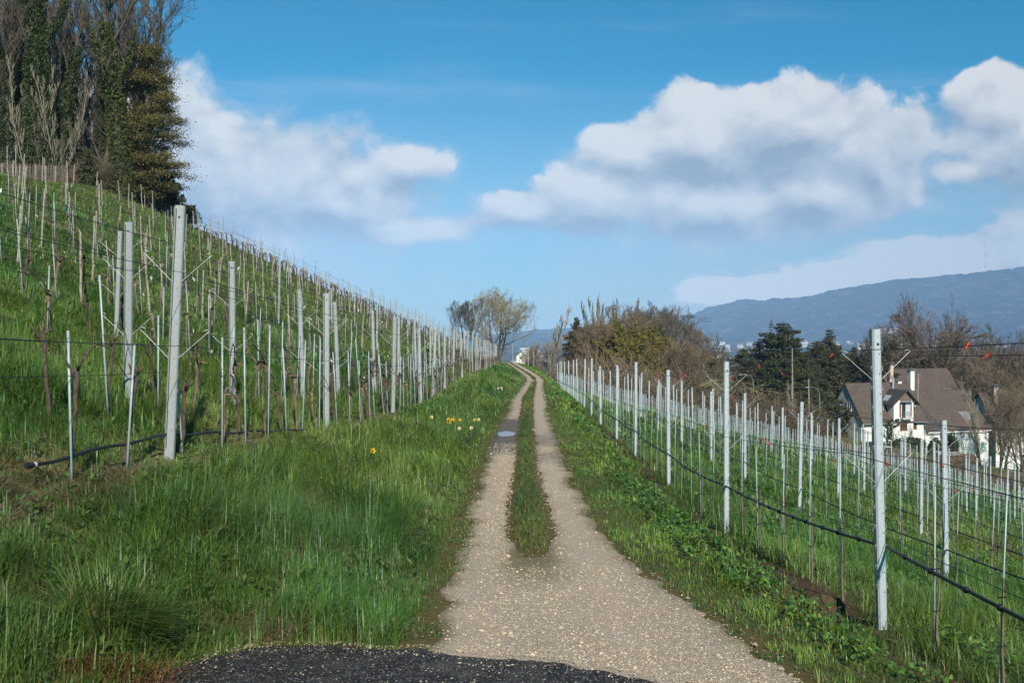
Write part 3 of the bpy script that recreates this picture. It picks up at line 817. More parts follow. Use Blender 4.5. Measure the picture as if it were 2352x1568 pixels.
def rod_mesh(rad, h, m):
    mb = MB(); tube(mb, [(0, 0, -.25), (0, 0, h * .5), (0, 0, h)], rad, 5); return mb.mesh('vine_rod', m, True)
ROD_R = rod_mesh(.0048, 1.12, M['rod']); ROD_L = rod_mesh(.0105, 1.2, M['rod']); ROD_LF = rod_mesh(.011, 1.1, M['galvold'])

def vine_mesh(seed):
    """an old pruned trunk with a swollen head, spurs; and the bent cane that is tied down along the wire"""
    r = random.Random(seed); mb = MB(); n = 10; h = r.uniform(.55, .82)
    lean = r.uniform(-.12, .12); pts = []; rad = []
    px = py = 0
    for i in range(n):
        t = i / (n - 1); px += r.uniform(-.014, .014); py += r.uniform(-.014, .014)
        pts.append((px + lean * t, py, -.12 + (h + .12) * t)); rad.append(.019 * (1.15 - .35 * t) * r.uniform(.8, 1.25) + (.013 if i >= n - 2 else 0))
    tube(mb, pts, rad, 7)
    top = np.array(pts[-1])
    for k in range(r.randint(3, 5)):
        a = r.uniform(0, 2 * PI); l = r.uniform(.06, .2)
        d = np.array([math.cos(a) * .7, math.sin(a) * .7, r.uniform(-.1, .9)])
        b = top + np.array([0, 0, r.uniform(-.08, .02)])
        tube(mb, [b, b + d * l * .5 + [0, 0, .01], b + d * l], [.019, .014, .008], 5)
    th = rs.rand(40, 3) - .5
    trunk = mb.mesh('grape_vine', M['vinepale'] if seed % 2 else M['vine'], True)
    mb = MB(); s = 1 if r.random() < .5 else -1; L = r.uniform(.45, .8); pk = r.uniform(.18, .32)
    c = [top + np.array([0, s * L * t, pk * math.sin(PI * min(1, t * 1.05) * .95) - .10 * t + r.uniform(-.012, .012)]) for t in np.linspace(0, 1, 8)]
    tube(mb, c, [.009 - .0045 * t for t in np.linspace(0, 1, 8)], 5)
    for k in (2, 4, 5):
        tube(mb, [c[k], c[k] + np.array([r.uniform(-.05, .05), 0, r.uniform(.03, .10)])], .004, 3)
    cane = mb.mesh('cane', M['vine'], True)
    return trunk, cane
VINES = [vine_mesh(i) for i in range(8)]

def young_mesh(seed):
    r = random.Random(seed); mb = MB()
    pts = [(.012 + r.uniform(-.008, .008), -.006, -.1 + .75 * i / 6) for i in range(7)]
    tube(mb, pts, [.011 - .0012 * i for i in range(7)], 5)
    for z in (.3, .55): tube(mb, [(-.012, -.012, z), (.026, -.012, z + .005), (.026, .012, z), (-.012, .012, z - .004), (-.012, -.012, z)], .004, 3, mat=1)
    return mb.mesh('young_vine', [M['vinepale'], M['hose']], True)
YOUNG = [young_mesh(i) for i in range(3)]

def put(name, mesh, loc, rot, label, cat, group):
    o = bpy.data.objects.new(name, mesh); link(o); o.location = loc; o.rotation_euler = rot
    return tag(o, label, cat, group)

def arms(post, z, s=1.0):
    a = bpy.data.objects.new('spreader_arm', ARM); link(a); a.parent = post; a.location = (0, .005, z); a.scale = (s, 1, s)

NROW = {0: 'nearest row', 1: 'second row', 2: 'third row', 3: 'fourth row', 4: 'fifth row', 5: 'sixth row', 6: 'seventh row', 7: 'eighth row', 8: 'ninth row', 9: 'tenth row', 10: 'eleventh row', 11: 'twelfth row', 12: 'thirteenth row', 13: 'fourteenth row', 14: 'fifteenth row', 15: 'sixteenth row'}

# --- right-hand rows, stepping down the slope
RD0 = [1.5, 6.6, 11.6, 16.6, 21.8, 27, 31.8, 36.2, 40.8, 46.7, 51, 55.8, 63, 69, 73, 79]
RSP = 2.5; NR = 14
def rx(k, d): return float(XR(d)) + RSP * k
right_posts = []; RROWS = {}
for k in range(NR):
    if k == 0: ds = RD0
    else:
        ds = []; d = rv.uniform(.5, 4)
        while d < 79 + 3 * (k % 2) - 1.3 * max(0, k - 6): ds.append(d); d += rv.uniform(4.9, 5.5)
    if k == 1: ds = [1.2, 6.2, 11.4, 17.6, 22.3, 26.5, 31.6, 36.9, 42.1, 47.4, 52.3, 57.6, 62.9, 68.0, 73.4, 78.6]
    RROWS[k] = ds
    cnt = 0
    for d in ds:
        x = rx(k, d) + rv.uniform(-.03, .03) * (d != 6.6) - .02 * (d == 6.6); z = gz(x, d)
        if not visible(x, d, z + 1.5): continue
        cnt += 1; right_posts.append((k, cnt, x, d, z))
for (k, i, x, d, z) in right_posts:
    hs = 1.0 if (k == 0 and d < 12) else rv.uniform(.93, 1.05)
    lean = rv.uniform(-.02, .02) if k else {6.6: -.028, 11.6: -.005}.get(d, rv.uniform(-.015, .018))
    where = 'nearest row right of the track' if k == 0 else f'{NROW[k]} down the right slope'
    lab = f'galvanised steel post, {where}, {ordinal(i)} from the camera'
    o = put('trellis_post', PM_R if d < 32 else PM_RF, (x, d, z), (rv.uniform(-.012, .012), lean, rv.uniform(-.05, .2) if d > 9 else .14), lab, 'post', 'galvanised trellis posts right of the track')
    o.scale = (1, 1, hs)
    if d < 42 and k < 6:
        arms(o, 1.66); arms(o, 1.02 if k else .98)

def strand(name, xs, zs, h, rad, m, label, cat, group, sag=.02, bumps=False, sides=4):
    """a wire or hose that runs from post to post"""
    p = []
    for (a, b) in zip(range(len(xs) - 1), range(1, len(xs))):
        for t in np.linspace(0, 1, 7)[:-1]:
            q = np.array(xs[a]) * (1 - t) + np.array(xs[b]) * t
            p.append((q[0], q[1], (zs[a] * (1 - t) + zs[b] * t) + h - sag * 4 * t * (1 - t)))
    p.append((xs[-1][0], xs[-1][1], zs[-1] + h))
    mb = MB(); tube(mb, p, rad, sides)
    if bumps:
        for q0, q1 in zip(p[:-1], p[1:]):
            if q0[1] > 30: break
            for t in (.2, .65):
                c = np.array(q0) * (1 - t) + np.array(q1) * t; dd = (np.array(q1) - np.array(q0)); dd /= np.linalg.norm(dd)
                tube(mb, [c - dd * .022, c - dd * .015, c + dd * .015, c + dd * .022], [rad, rad * 1.7, rad * 1.7, rad], 6)
    return tag(mb.build(name, m, smooth=True), label, cat, group)

clips = []
for k in range(NR):
    ds = RROWS[k]
    dd = [d for d in ds]
    if k == 0: dd = [-3.5] + dd
    base = [(rx(k, d), d) for d in dd]
    zz = [gz(x, d) for (x, d) in base]
    if k > 0:
        st = max(0, next((i for i, (x, d) in enumerate(base) if visible(x, d, -d * .1, 250)), 1) - 1); base = base[st:]; zz = zz[st:]
    where = 'the nearest row right of the track' if k == 0 else f'the {NROW[k]} down the right slope'
    rad = .0026 if k < 3 else .0042
    hs = [(1.86, -.23, 'upper uphill'), (1.82, .23, 'upper downhill'), (1.17, -.23, 'middle uphill'), (1.14, .23, 'middle downhill'), (.62, 0, 'lowest')] if k < 3 else [(1.84, -.1, 'upper'), (1.15, .1, 'middle')] if k < 8 else [(1.7, 0, 'upper')]
    for (h, off, nm) in hs:
        o = strand('trellis_wire', [(x + off, d) for (x, d) in base], zz, h, rad, M['wire'], f'thin dark {nm} wire strung along {where}', 'wire', 'trellis wires right of the track')
        if k < 5 and h > 1:
            d = base[0][1] + rv.uniform(.3, 1.2)
            while d < (26 if k == 0 else 30):
                if d > (1.5 if k == 0 else 5 + 5 * k):
                    x = rx(k, d) + off; clips.append((k, nm, x, d, float(np.interp(d, [b[1] for b in base], zz)) + h - .005))
                d += rv.uniform(2.0, 4.6) * (1 if k == 0 else 1.3)
    if k < 9:
        strand('drip_hose', base, zz, .55 if k == 0 else .42, .011 if k == 0 else .009, M['hose'], f'black drip hose strung along {where}', 'hose', 'drip hoses right of the track', .05, k < 3, 6)

# soft plastic wire clips: an elongated ring
def clip_mesh(m):
    mb = MB(); th = np.linspace(0, 2 * PI, 15)
    tube(mb, [(.010 * math.cos(a), 0, -.016 + .024 * math.sin(a)) for a in th], .0032, 5)
    tube(mb, [(-.012, 0, -.005), (.004, .006, -.02), (.010, 0, -.038)], .0045, 4)
    return mb.mesh('wire_clip', m, True)
CLR, CLW = clip_mesh(M['clipred']), clip_mesh(M['clipwhite'])
cnt = {}
for (k, nm, x, d, z) in clips:
    if not visible(x, d, z, 0): continue
    cnt[(k, nm)] = cnt.get((k, nm), 0) + 1
    where = 'nearest row' if k == 0 else f'{NROW[k]} down'
    o = put('wire_clip', CLR, (x, d, z), (rv.uniform(-.9, .9), rv.uniform(-.7, .7), rv.uniform(0, 3)), f'red plastic clip on the {nm} wire, {where} on the right, {ordinal(cnt[(k, nm)])} along', 'clip', 'red wire clips right of the track')
    o.scale = (.8, .8, .8)

# rods along the right rows
rods = []
for k in range(NR):
    d = 4.25 if k == 0 else rv.uniform(3, 5)
    while d < 76 - 1.0 * k:
        x = rx(k, d) + rv.uniform(-.02, .02); z = gz(x, d)
        if visible(x, d, z + .6) and min(abs(d - p) for p in RROWS[k]) > .2: rods.append((k, d, x, z))
        d += .82 * (1 if k < 3 else rv.uniform(.7, 1.0))
rods.sort(key=lambda r: r[1]); near = rods[:175]; far = rods[175:]
cnt = {}
for (k, d, x, z) in near:
    cnt[k] = cnt.get(k, 0) + 1
    where = 'nearest row' if k == 0 else f'{NROW[k]} down'
    o = put('vine_rod', ROD_R, (x, d, z), (rv.uniform(-.03, .03), rv.uniform(-.03, .03), 0), f'thin metal rod, {where} on the right slope, {ordinal(cnt[k])} from the camera', 'rod', 'thin vine rods right of the track')
    o.scale = (1, 1, rv.uniform(.9, 1.15))
    if cnt[k] <= (9 if k == 0 else 5) and k < 4:
        put('young_vine', YOUNG[cnt[k] % 3], (x, d - .012, z), (0, 0, rv.uniform(-.6, .6)), f'thin young vine tied to the {ordinal(cnt[k])} rod, {where} on the right slope', 'vine', 'young vines tied to rods')
mb = MB()
for (k, d, x, z) in far: tube(mb, [(x, d, z - .1), (x + rv.uniform(-.03, .03), d, z + rv.uniform(1.0, 1.2))], .006 + .00010 * d, 3, cap=False)
tag(mb.build('far_vine_rods', M['rod']), kind='stuff')

# --- left-hand rows, climbing the hill
LD0 = [3.6, 9.15, 15, 21.8, 26.6, 29.8, 34.3, 39, 44, 49, 52, 55.5, 61, 65, 69, 74.5, 80, 85, 90, 95.5, 101]
LSP = 2.05; NL = 12
def lx(k, d): return float(X1(d)) - (0, .84)[k] if k < 2 else float(X1(d)) - .84 - LSP * (k - 1)
LROWS = {}; lposts = []; stakes = []
for k in range(NL):
    if k == 0: ds = LD0
    else:
        ds = [10.4, 13.3, 17.0, 20.3, 24.2, 28.3] if k == 1 else []; d = 33 if k == 1 else rv.uniform(9, 13)
        while d < 100 - 1.5 * k: ds.append(d); d += rv.uniform(4.4, 5.6) if k < 3 else rv.uniform(2.6, 3.6) if k < 9 else rv.uniform(2.4, 3.3)
    LROWS[k] = ds; c1 = c2 = 0
    for d in ds:
        x = lx(k, d) + rv.uniform(-.05, .05) * (d > 11) + .03 * (d == 9.15) - .08 * (d == 10.4); z = gz(x, d)
        if d > 46 and k > 10: continue
        if not visible(x, d, z + 1): continue
        wood = (k >= 3 and d < 60 and rv.random() < .85) or (k == 2 and rv.random() < .35) or (k >= 5 and d < 72)
        if k >= 3 and d > 60 and rv.random() < .3: continue
        if wood: c2 += 1; stakes.append((k, c2, x, d, z))
        else: c1 += 1; lposts.append((k, c1, x, d, z))
for (k, i, x, d, z) in lposts:
    near0 = k == 0
    lean = {9.15: .045}.get(d, rv.uniform(-.035, .035)) if near0 else .02 if (k == 1 and d < 11) else rv.uniform(-.045, .045)
    where = 'lowest row on the left bank' if k == 0 else f'{NROW[k]} up the left hill'
    o = put('trellis_post', PM_L if k < 2 and d < 60 else PM_LT, (x, d, z), (rv.uniform(-.03, .02), lean, rv.uniform(-.1, .2)), f'weathered grey steel post, {where}, {ordinal(i)} from the camera', 'post', 'weathered steel posts on the left hillside')
    if k: o.scale = (.9, .9, rv.uniform(.90, .96)) if k < 2 else (1, 1, rv.uniform(.8, 1.0))
    else: o.scale = (1, 1, 1.09 if d < 10 else rv.uniform(.93, 1.0))
    if d < 40 and k < 4: arms(o, 1.5, 1.3); arms(o, .85, 1.3)
for (k, i, x, d, z) in stakes:
    o = put('wooden_stake', STAKES[rv.randrange(5)], (x, d, z), (rv.uniform(-.07, .07), rv.uniform(-.07, .07), rv.uniform(0, 3)), f'grey wooden stake, {NROW[k]} up the left hill, {ordinal(i)} from the camera', 'stake', 'wooden vineyard stakes on the left hillside')
    o.scale = (1, 1, rv.uniform(.85, 1.2))

lclips = []
for k in range(NL):
    dd = [-2.5] + LROWS[k] if k == 0 else LROWS[k]
    base = [(lx(k, d), d) for d in dd]; zz = [gz(x, d) for (x, d) in base]
    if k > 0:
        st = max(0, next((i for i, (x, d) in enumerate(base) if visible(x, d, d * .1, 300)), 1) - 2); base = base[st:]; zz = zz[st:]
    if k == 0: zz[0] += .35; zz[1] += .25
    where = 'the lowest row on the left bank' if k == 0 else f'the {NROW[k]} up the left hillside'
    hs = [(2.0, .0, 'topmost'), (1.72, -.24, 'upper inner'), (1.70, .24, 'upper outer'), (1.06, -.24, 'middle inner'), (1.04, .24, 'middle outer'), (.80, 0, 'lowest')] if k < 2 else [(1.5, 0, 'upper'), (.95, 0, 'lower')] if k < 8 else [(1.3, 0, 'upper')]
    for (h, off, nm) in hs:
        strand('trellis_wire', [(x + off, d) for (x, d) in base], zz, h * (1 if k == 0 else .9), .0027 if k < 2 else .0034, M['wire'], f'thin dark {nm} wire strung along {where}', 'wire', 'trellis wires on the left hillside', .03)
        if k < 5:
            d = base[0][1] + 1
            while d < 34:
                if d > 6.5: lclips.append((k, nm, lx(k, d) + off, d, float(np.interp(d, [b[1] for b in base], zz)) + h * (1 if k == 0 else .9)))
                d += rv.uniform(4.0, 9.0)
cnt = {}
for (k, nm, x, d, z) in lclips:
    if not visible(x, d, z, 0): continue
    cnt[(k, nm)] = cnt.get((k, nm), 0) + 1
    where = 'lowest row of' if k == 0 else f'{NROW[k]} up'
    o = put('wire_clip', CLW, (x, d, z), (rv.uniform(-.9, .9), rv.uniform(-.9, .9), rv.uniform(0, 3)), f'white plastic clip on the {nm} wire, {where} the left hill, {ordinal(cnt[(k, nm)])} along', 'clip', 'white wire clips on the left hillside')
    o.scale = (.95, .95, .95)

# vines and their rods on the left
vines = []
for k in range(NL):
    d = 6.6 if k == 0 else rv.uniform(5, 7)
    if k == 0: dlist = [6.3, 7.45, 8.2, 9.5, 10.5, 11.2, 12.1, 12.9, 13.75, 14.4, 15.9, 16.7, 17.6, 18.5, 19.4, 20.3, 21.2, 22.4, 23.3, 24.2] + list(np.arange(25.1, 100, .95))
    else: dlist = list(np.arange(d, 98 - 2 * k, 1.15))
    for d in dlist:
        d = d + (0 if k == 0 and d < 15 else rv.uniform(-.12, .12)); x = lx(k, d) + rv.uniform(-.05, .05); z = gz(x, d)
        if k > 9 and d > 44: continue
        if visible(x, d, z + .5): vines.append((k, d, x, z))
vines.sort(key=lambda r: r[1]); near = vines[:250]; far = vines[250:]
cnt = {}; rc = {}; nrod = 0
for j, (k, d, x, z) in enumerate(near):
    cnt[k] = cnt.get(k, 0) + 1
    where = 'lowest row on the left bank' if k == 0 else f'{NROW[k]} up the left hill'
    tr, cn = VINES[rv.randrange(8) if d > 10 else 2 * rv.randrange(4)]
    rz = rv.uniform(-.5, .5) + (PI if rv.random() < .5 else 0)
    o = put('grape_vine', tr, (x, d, z), (rv.uniform(-.06, .06), rv.uniform(-.06, .06), rz), f'gnarled pruned vine, {where}, {ordinal(cnt[k])} from the camera', 'vine', 'old pruned vines on the left hillside')
    s = rv.uniform(.85, 1.15); o.scale = (s * (.75 if d < 11 else 1), s * (.75 if d < 11 else 1), s)
    c = bpy.data.objects.new('cane', cn); link(c); c.parent = o
    if nrod < 110 and (k == 0 or rv.random() < .75):
        nrod += 1; rc[k] = rc.get(k, 0) + 1
        o = put('vine_rod', ROD_L if k < 2 else ROD_LF, (x + rv.uniform(.03, .07), d - .05, z), (rv.uniform(-.05, .05), rv.uniform(-.08, .06), 0), f'bluish metal rod beside a vine, {where}, {ordinal(rc[k])} from the camera', 'rod', 'thin vine rods on the left hillside')
        o.scale = (1, 1, rv.uniform(.85, 1.15))
mbv, mbr = MB(), MB()
for (k, d, x, z) in far:
    h = rv.uniform(.45, .75); r0 = .018 + .0003 * d; l = rv.uniform(-.05, .05)
    tube(mbv, [(x, d, z - .1), (x + l, d, z + h)], [r0, r0 * 1.1], 4, cap=False)
    s = rv.choice((-1, 1)); tube(mbv, [(x + l, d, z + h - .02), (x + l, d + .25 * s, z + h + rv.uniform(.08, .25)), (x + l, d + .55 * s, z + h + rv.uniform(-.05, .1))], r0 * .5, 3, cap=False)
    for q in range(2): tube(mbv, [(x + l, d, z + h - .04), (x + l + rv.uniform(-.15, .15), d, z + h + rv.uniform(.02, .16))], r0 * .6, 3, cap=False)
    if rv.random() < .6: tube(mbr, [(x + .04, d, z - .1), (x + .04 + rv.uniform(-.07, .07), d, z + rv.uniform(.9, 1.25))], .009 + .0001 * d, 3, cap=False)
tag(mbv.build('far_vines', M['vine']), kind='stuff'); tag(mbr.build('far_hillside_rods', M['galvold']), kind='stuff')

# black irrigation pipe at the foot of the left row
def left_hose():
    mb = MB(); p = []
    for d in np.linspace(6.85, 13.75, 24):
        x = lx(0, d) - .0; p.append((x, d, float(np.interp(d, [6.85, 8.6, 9.2, 13.75], [-.975, -1.0, -1.02, -1.45])) + .012 * math.sin(d * 5)))
    tube(mb, p, .013, 8)
    o = tag(mb.build('irrigation_pipe', M['hose'], smooth=True), 'black irrigation pipe lying in the grass below the left row', 'pipe')
    mb = MB(); a = np.array(p[0]); dd = np.array(p[0]) - np.array(p[1]); dd /= np.linalg.norm(dd)
    tube(mb, [a - dd * .05, a - dd * .03, a + dd * .03, a + dd * .045], [.018, .022, .022, .016], 10)
    mb.build('end_cap', M['hose'], o)
    mb = MB(); tube(mb, [a - dd * .075, a - dd * .05], .019, 10); mb.build('collar', M['clipwhite'], o)
left_hose()

# thin posts beyond the bend, on the verge right of the far track
k = 0
for (X, d, h) in [(1178, 97, 1.9), (1192, 100, 1.7), (1214, 104, 2.0), (1226, 106, 1.6), (1240, 101, 1.2), (1263, 98, 2.2), (1276, 95, 2.0), (1279, 94, 1.2), (1285, 90, 1.5), (1248, 108, 1.1), (1204, 110, 1.2), (1256, 103, 1.0)]:
    x = (X - 1176) / F * d; k += 1
    o = put('trellis_post', PM_LT, (x, d, gz(x, d)), (0, rv.uniform(-.04, .06), 0), f'thin pale post on the verge where the track bends away, {ordinal(k)} counted as listed from the bend' if False else f'thin pale post beside the far bend of the track, {["leftmost","second from the left","third from the left","fourth from the left","fifth from the left","sixth from the left","seventh from the left","eighth from the left","ninth from the left","tenth from the left","eleventh from the left","rightmost"][sorted([1178,1192,1214,1226,1240,1263,1276,1279,1285,1248,1204,1256]).index(X)]}', 'post', 'thin posts by the far bend')
    o.scale = (1, 1, h / 1.9)

# dug-up clod of earth beside the nearest right-hand row
def clod():
    mb = MB(); n, m = 14, 22; V = []
    for i in range(n):
        ph = PI * .5 * i / (n - 1)
        for j in range(m):
            th = 2 * PI * j / m; r = 1 + .5 * (fbm(3 + math.cos(th) * 1.5 * math.cos(ph), 4 + math.sin(th) * 1.5 + ph * 2, 91) - .45)
            V.append((.17 * r * math.cos(th) * max(0, math.cos(ph)) ** .6, .15 * r * math.sin(th) * max(0, math.cos(ph)) ** .6, .20 * r * math.sin(ph)))
    q = [(i * m + j, i * m + (j + 1) % m, (i + 1) * m + (j + 1) % m, (i + 1) * m + j) for i in range(n - 1) for j in range(m)]
    mb.add(V, q); o = mb.build('earth_clod', M['soil'], smooth=True, loc=(2.26, 7.15, gz(2.26, 7.15) - .04))
    tag(o, 'brown clod of dug earth beside the hole under the right row', 'earth clod')
clod()

# daffodils on the left bank
def daffodil(loc, nfl, label, cols, seed, group):
    r = random.Random(seed); t = empty('daffodil_clump', loc); tag(t, label, 'daffodils', group)
    mb = MB()
    for i in range(10 + 3 * nfl):
        a = r.uniform(0, 2 * PI); h = r.uniform(.2, .34); b = r.uniform(.05, .16); w = .012
        ox, oy = r.uniform(-.06, .06) * nfl ** .5, r.uniform(-.06, .06) * nfl ** .5
        c, s = math.cos(a), math.sin(a)
        V = []
        for tt, ww in ((0, 1), (.5, 1), (1, .2)):
            x, y, z = ox + c * b * tt ** 2, oy + s * b * tt ** 2, h * tt - .03
            V += [(x - s * w * ww / 2, y + c * w * ww / 2, z), (x + s * w * ww / 2, y - c * w * ww / 2, z)]
        mb.add(V, [(0, 1, 3, 2), (2, 3, 5, 4)], col=(.05 * r.uniform(.7, 1.2), .12, .06))
    mb.build('leaves', M['leaf'], t)
    for i in range(nfl):
        mb = MB(); ox, oy = r.uniform(-.12, .12) * (nfl > 1), r.uniform(-.10, .10) * (nfl > 1); h = r.uniform(.26, .40)
        fa = -PI / 2 + r.uniform(-.9, .9); fd = np.array([math.cos(fa), math.sin(fa), r.uniform(-.25, .25)]); fd /= np.linalg.norm(fd)
        c0 = np.array([ox, oy, h]); tube(mb, [(ox, oy, 0), (ox, oy, h - .02), c0 + fd * .01], .004, 4, col=(.05, .13, .04))
        u = np.cross(fd, [0, 0, 1]); u /= np.linalg.norm(u); v = np.cross(u, fd); pet, trum = cols
        for p in range(6):
            a = p * PI / 3 + r.uniform(-.1, .1); dr = u * math.cos(a) + v * math.sin(a); sd = -u * math.sin(a) + v * math.cos(a)
            b0 = c0 + fd * .012; L = .042
            mb.add([b0, b0 + dr * L * .5 + sd * .014 + fd * .004, b0 + dr * L + fd * r.uniform(-.012, .004), b0 + dr * L * .5 - sd * .014 + fd * .004], [(0, 1, 2, 3)], col=pet)
        th = np.arange(10) * 2 * PI / 10
        r0 = [c0 + fd * .012 + (u * math.cos(a) + v * math.sin(a)) * .009 for a in th]; r1 = [c0 + fd * .045 + (u * math.cos(a) + v * math.sin(a)) * .016 for a in th]
        mb.add(r0 + r1, [(k, (k + 1) % 10, 10 + (k + 1) % 10, 10 + k) for k in range(10)], col=trum)
        mb.build('flower', M['petal'], t)
YEL = ((.85, .55, .03), (.85, .42, .02)); PALE = ((.80, .74, .48), (.85, .60, .10)); CRE = ((.78, .72, .50), (.75, .62, .25)); WH = ((.80, .80, .74), (.80, .62, .12))
for i, (X, d, n, cols, lab) in enumerate([(1044, 19.6, 7, YEL, 'bright yellow daffodil clump in full bloom on the left bank'), (992, 18.2, 1, PALE, 'single pale daffodil bent over in the grass left of the yellow clump'),
    (1055, 17.8, 1, CRE, 'cream daffodil in the grass just below the yellow clump'), (1089, 20.0, 1, YEL, 'small wilting yellow daffodil right of the yellow clump'), (1099, 21.4, 1, CRE, 'cream daffodil nearest the track edge beside the puddle'),
    (1149, 34, 3, WH, 'white and yellow daffodil clump high on the far bank'), (857, 11.8, 1, YEL, 'lone yellow daffodil low in the near bank grass'), (1082, 18.6, 1, PALE, 'faded daffodil between the yellow clump and the track')]):
    x, y, z = at(X, d); daffodil((x, y, z), n, lab, cols, 40 + i, 'daffodils on the left bank')
# ------------------------------------------------------------------ trees
def grow_tree(seed, H=10, r0=.2, spread=.9, forks=(9, 7, 6, 5), ratio=(.62, .52, .5, .45), up=.25, clear=.2, lean=(0, 0), angle=(55, 50, 50, 50), rmin=.006, stems=1, wob=.12, tipr=.25, cone=.35, trunk=.78, env=None):
    """returns a list of (points, radii, level); level 0 is the trunk"""
    r = random.Random(seed); out = []
    def rot_away(d, ang, az):
        d = Vector(d).normalized(); a = d.orthogonal().normalized(); a = Matrix.Rotation(az, 3, d) @ a
        return (d * math.cos(ang) + a * math.sin(ang)).normalized()
    def inside(q):
        if env is None: return True
        rx, rz, cz = env; a = math.atan2(q[1], q[0]); f = .70 + .50 * float(vnoise(np.array([a * 1.5 + seed]), np.array([q[2] * .6]), seed)[0]) + .12 * r.random()
        return (q[0] ** 2 + q[1] ** 2) / rx ** 2 + ((q[2] - cz) / (rz if q[2] > cz else rz * 1.25)) ** 2 < f * f
    def branch(p, d, L, rad, lv):
        if lv > 1 and not inside(p): return
        n = (9, 6, 4, 3, 3)[min(lv, 4)]; pts = [Vector(p)]; rr = [rad]; dd = Vector(d)
        for i in range(n):
            t = (i + 1) / n
            w = wob * (1 + .5 * lv)
            dd = (dd + Vector((r.uniform(-w, w), r.uniform(-w, w), r.uniform(-w, w) + (up * .35 if lv else .08))) ).normalized()
            nx = pts[-1] + dd * (L / n)
            if lv >= 1 and i > 0 and not inside(nx): break
            pts.append(nx); rr.append(max(rmin * .6, rad * (1 - t) + rad * tipr * t))
        n = len(pts) - 1
        out.append((np.array([tuple(q) for q in pts]), np.array(rr), lv))
        if lv >= len(forks): return
        k = forks[lv]; t0 = clear if lv == 0 else .18
        for j in range(k):
            t = t0 + (1 - t0) * (j + r.uniform(.2, .8)) / k
            f = t * n; i = min(int(f), n - 1); q = pts[i].lerp(pts[i + 1], f - i); dl = (pts[i + 1] - pts[i])
            az = j * 2.4 + r.uniform(-.6, .6); ang = R(angle[min(lv, 3)]) * r.uniform(.6, 1.2)
            nd = rot_away(dl, ang, az)
            if lv: nd = (nd + Vector((0, 0, up * r.uniform(.2, 1)))).normalized()
            ll = L * ratio[lv] * ((1.12 - (cone if lv == 0 else .45) * t)) * r.uniform(.75, 1.2) * (spread if lv == 0 else 1)
            ra = rr[i] * r.uniform(.38, .6)
            branch(q, nd, ll, max(rmin, ra), lv + 1)
    for s in range(stems):
        a = 2 * PI * s / stems + r.uniform(-.4, .4); sp = .0 if stems == 1 else r.uniform(.15, .45)
        d = Vector((math.cos(a) * sp + lean[0], math.sin(a) * sp + lean[1], 1)).normalized()
        branch((math.cos(a) * r0 * (stems > 1), math.sin(a) * r0 * (stems > 1), -.4), d, H * trunk * r.uniform(.88, 1.0) + .4, r0 * (1 if stems == 1 else .65), 0)
    return out

def cards(c, s, cols, r, flat=0, drop=None, asp=.55):
    """many leaf cards at once: centres c (n,3), sizes s (n,)"""
    n = len(c); nn = r.randn(n, 3); nn[:, 2] += flat; nn /= np.linalg.norm(nn, axis=1)[:, None] + 1e-9
    u = np.cross(nn, r.randn(n, 3)); u /= np.linalg.norm(u, axis=1)[:, None] + 1e-9; v = np.cross(nn, u)
    s = s[:, None]
    V = np.stack([c - u * s, c + v * s * asp, c + u * s, c - v * s * asp], 1).reshape(-1, 3)
    col = np.array(cols)[r.randint(0, len(cols), n)] * (.6 + .75 * r.rand(n, 1))
    return V, np.arange(n * 4).reshape(-1, 4), np.repeat(col, 4, 0)


def bare(seed, mats, split=1, leaves=None, thick=1.0, **kw):
    br = grow_tree(seed, **kw); r = np.random.RandomState(seed)
    tm, cm = MB(), MB()
    for (p, rad, lv) in br:
        if lv <= split: tube(tm, p, rad, 8 if lv == 0 else 5, cap=False)
        else: tube(cm, p, rad * thick, 3, cap=False, col=(.1, .08, .06))
    if leaves:
        cols, size, per, minlv = leaves
        P_ = []
        for (p, rad, lv) in br:
            if lv >= minlv:
                k = r.poisson(per)
                if k:
                    f = r.rand(k) * (len(p) - 1); i = f.astype(int); g = (f - i)[:, None]
                    P_.append(p[i] * (1 - g) + p[np.minimum(i + 1, len(p) - 1)] * g + r.randn(k, 3) * size * .7)
        if P_:
            c = np.concatenate(P_); V, q, col = cards(c, size * (.6 + .8 * r.rand(len(c))), cols, r)
            cm.add(V, q, mat=1, col=col)
    return tm.mesh('trunk', mats[0], True), cm.mesh('crown', [mats[1], M['leaf']]), br

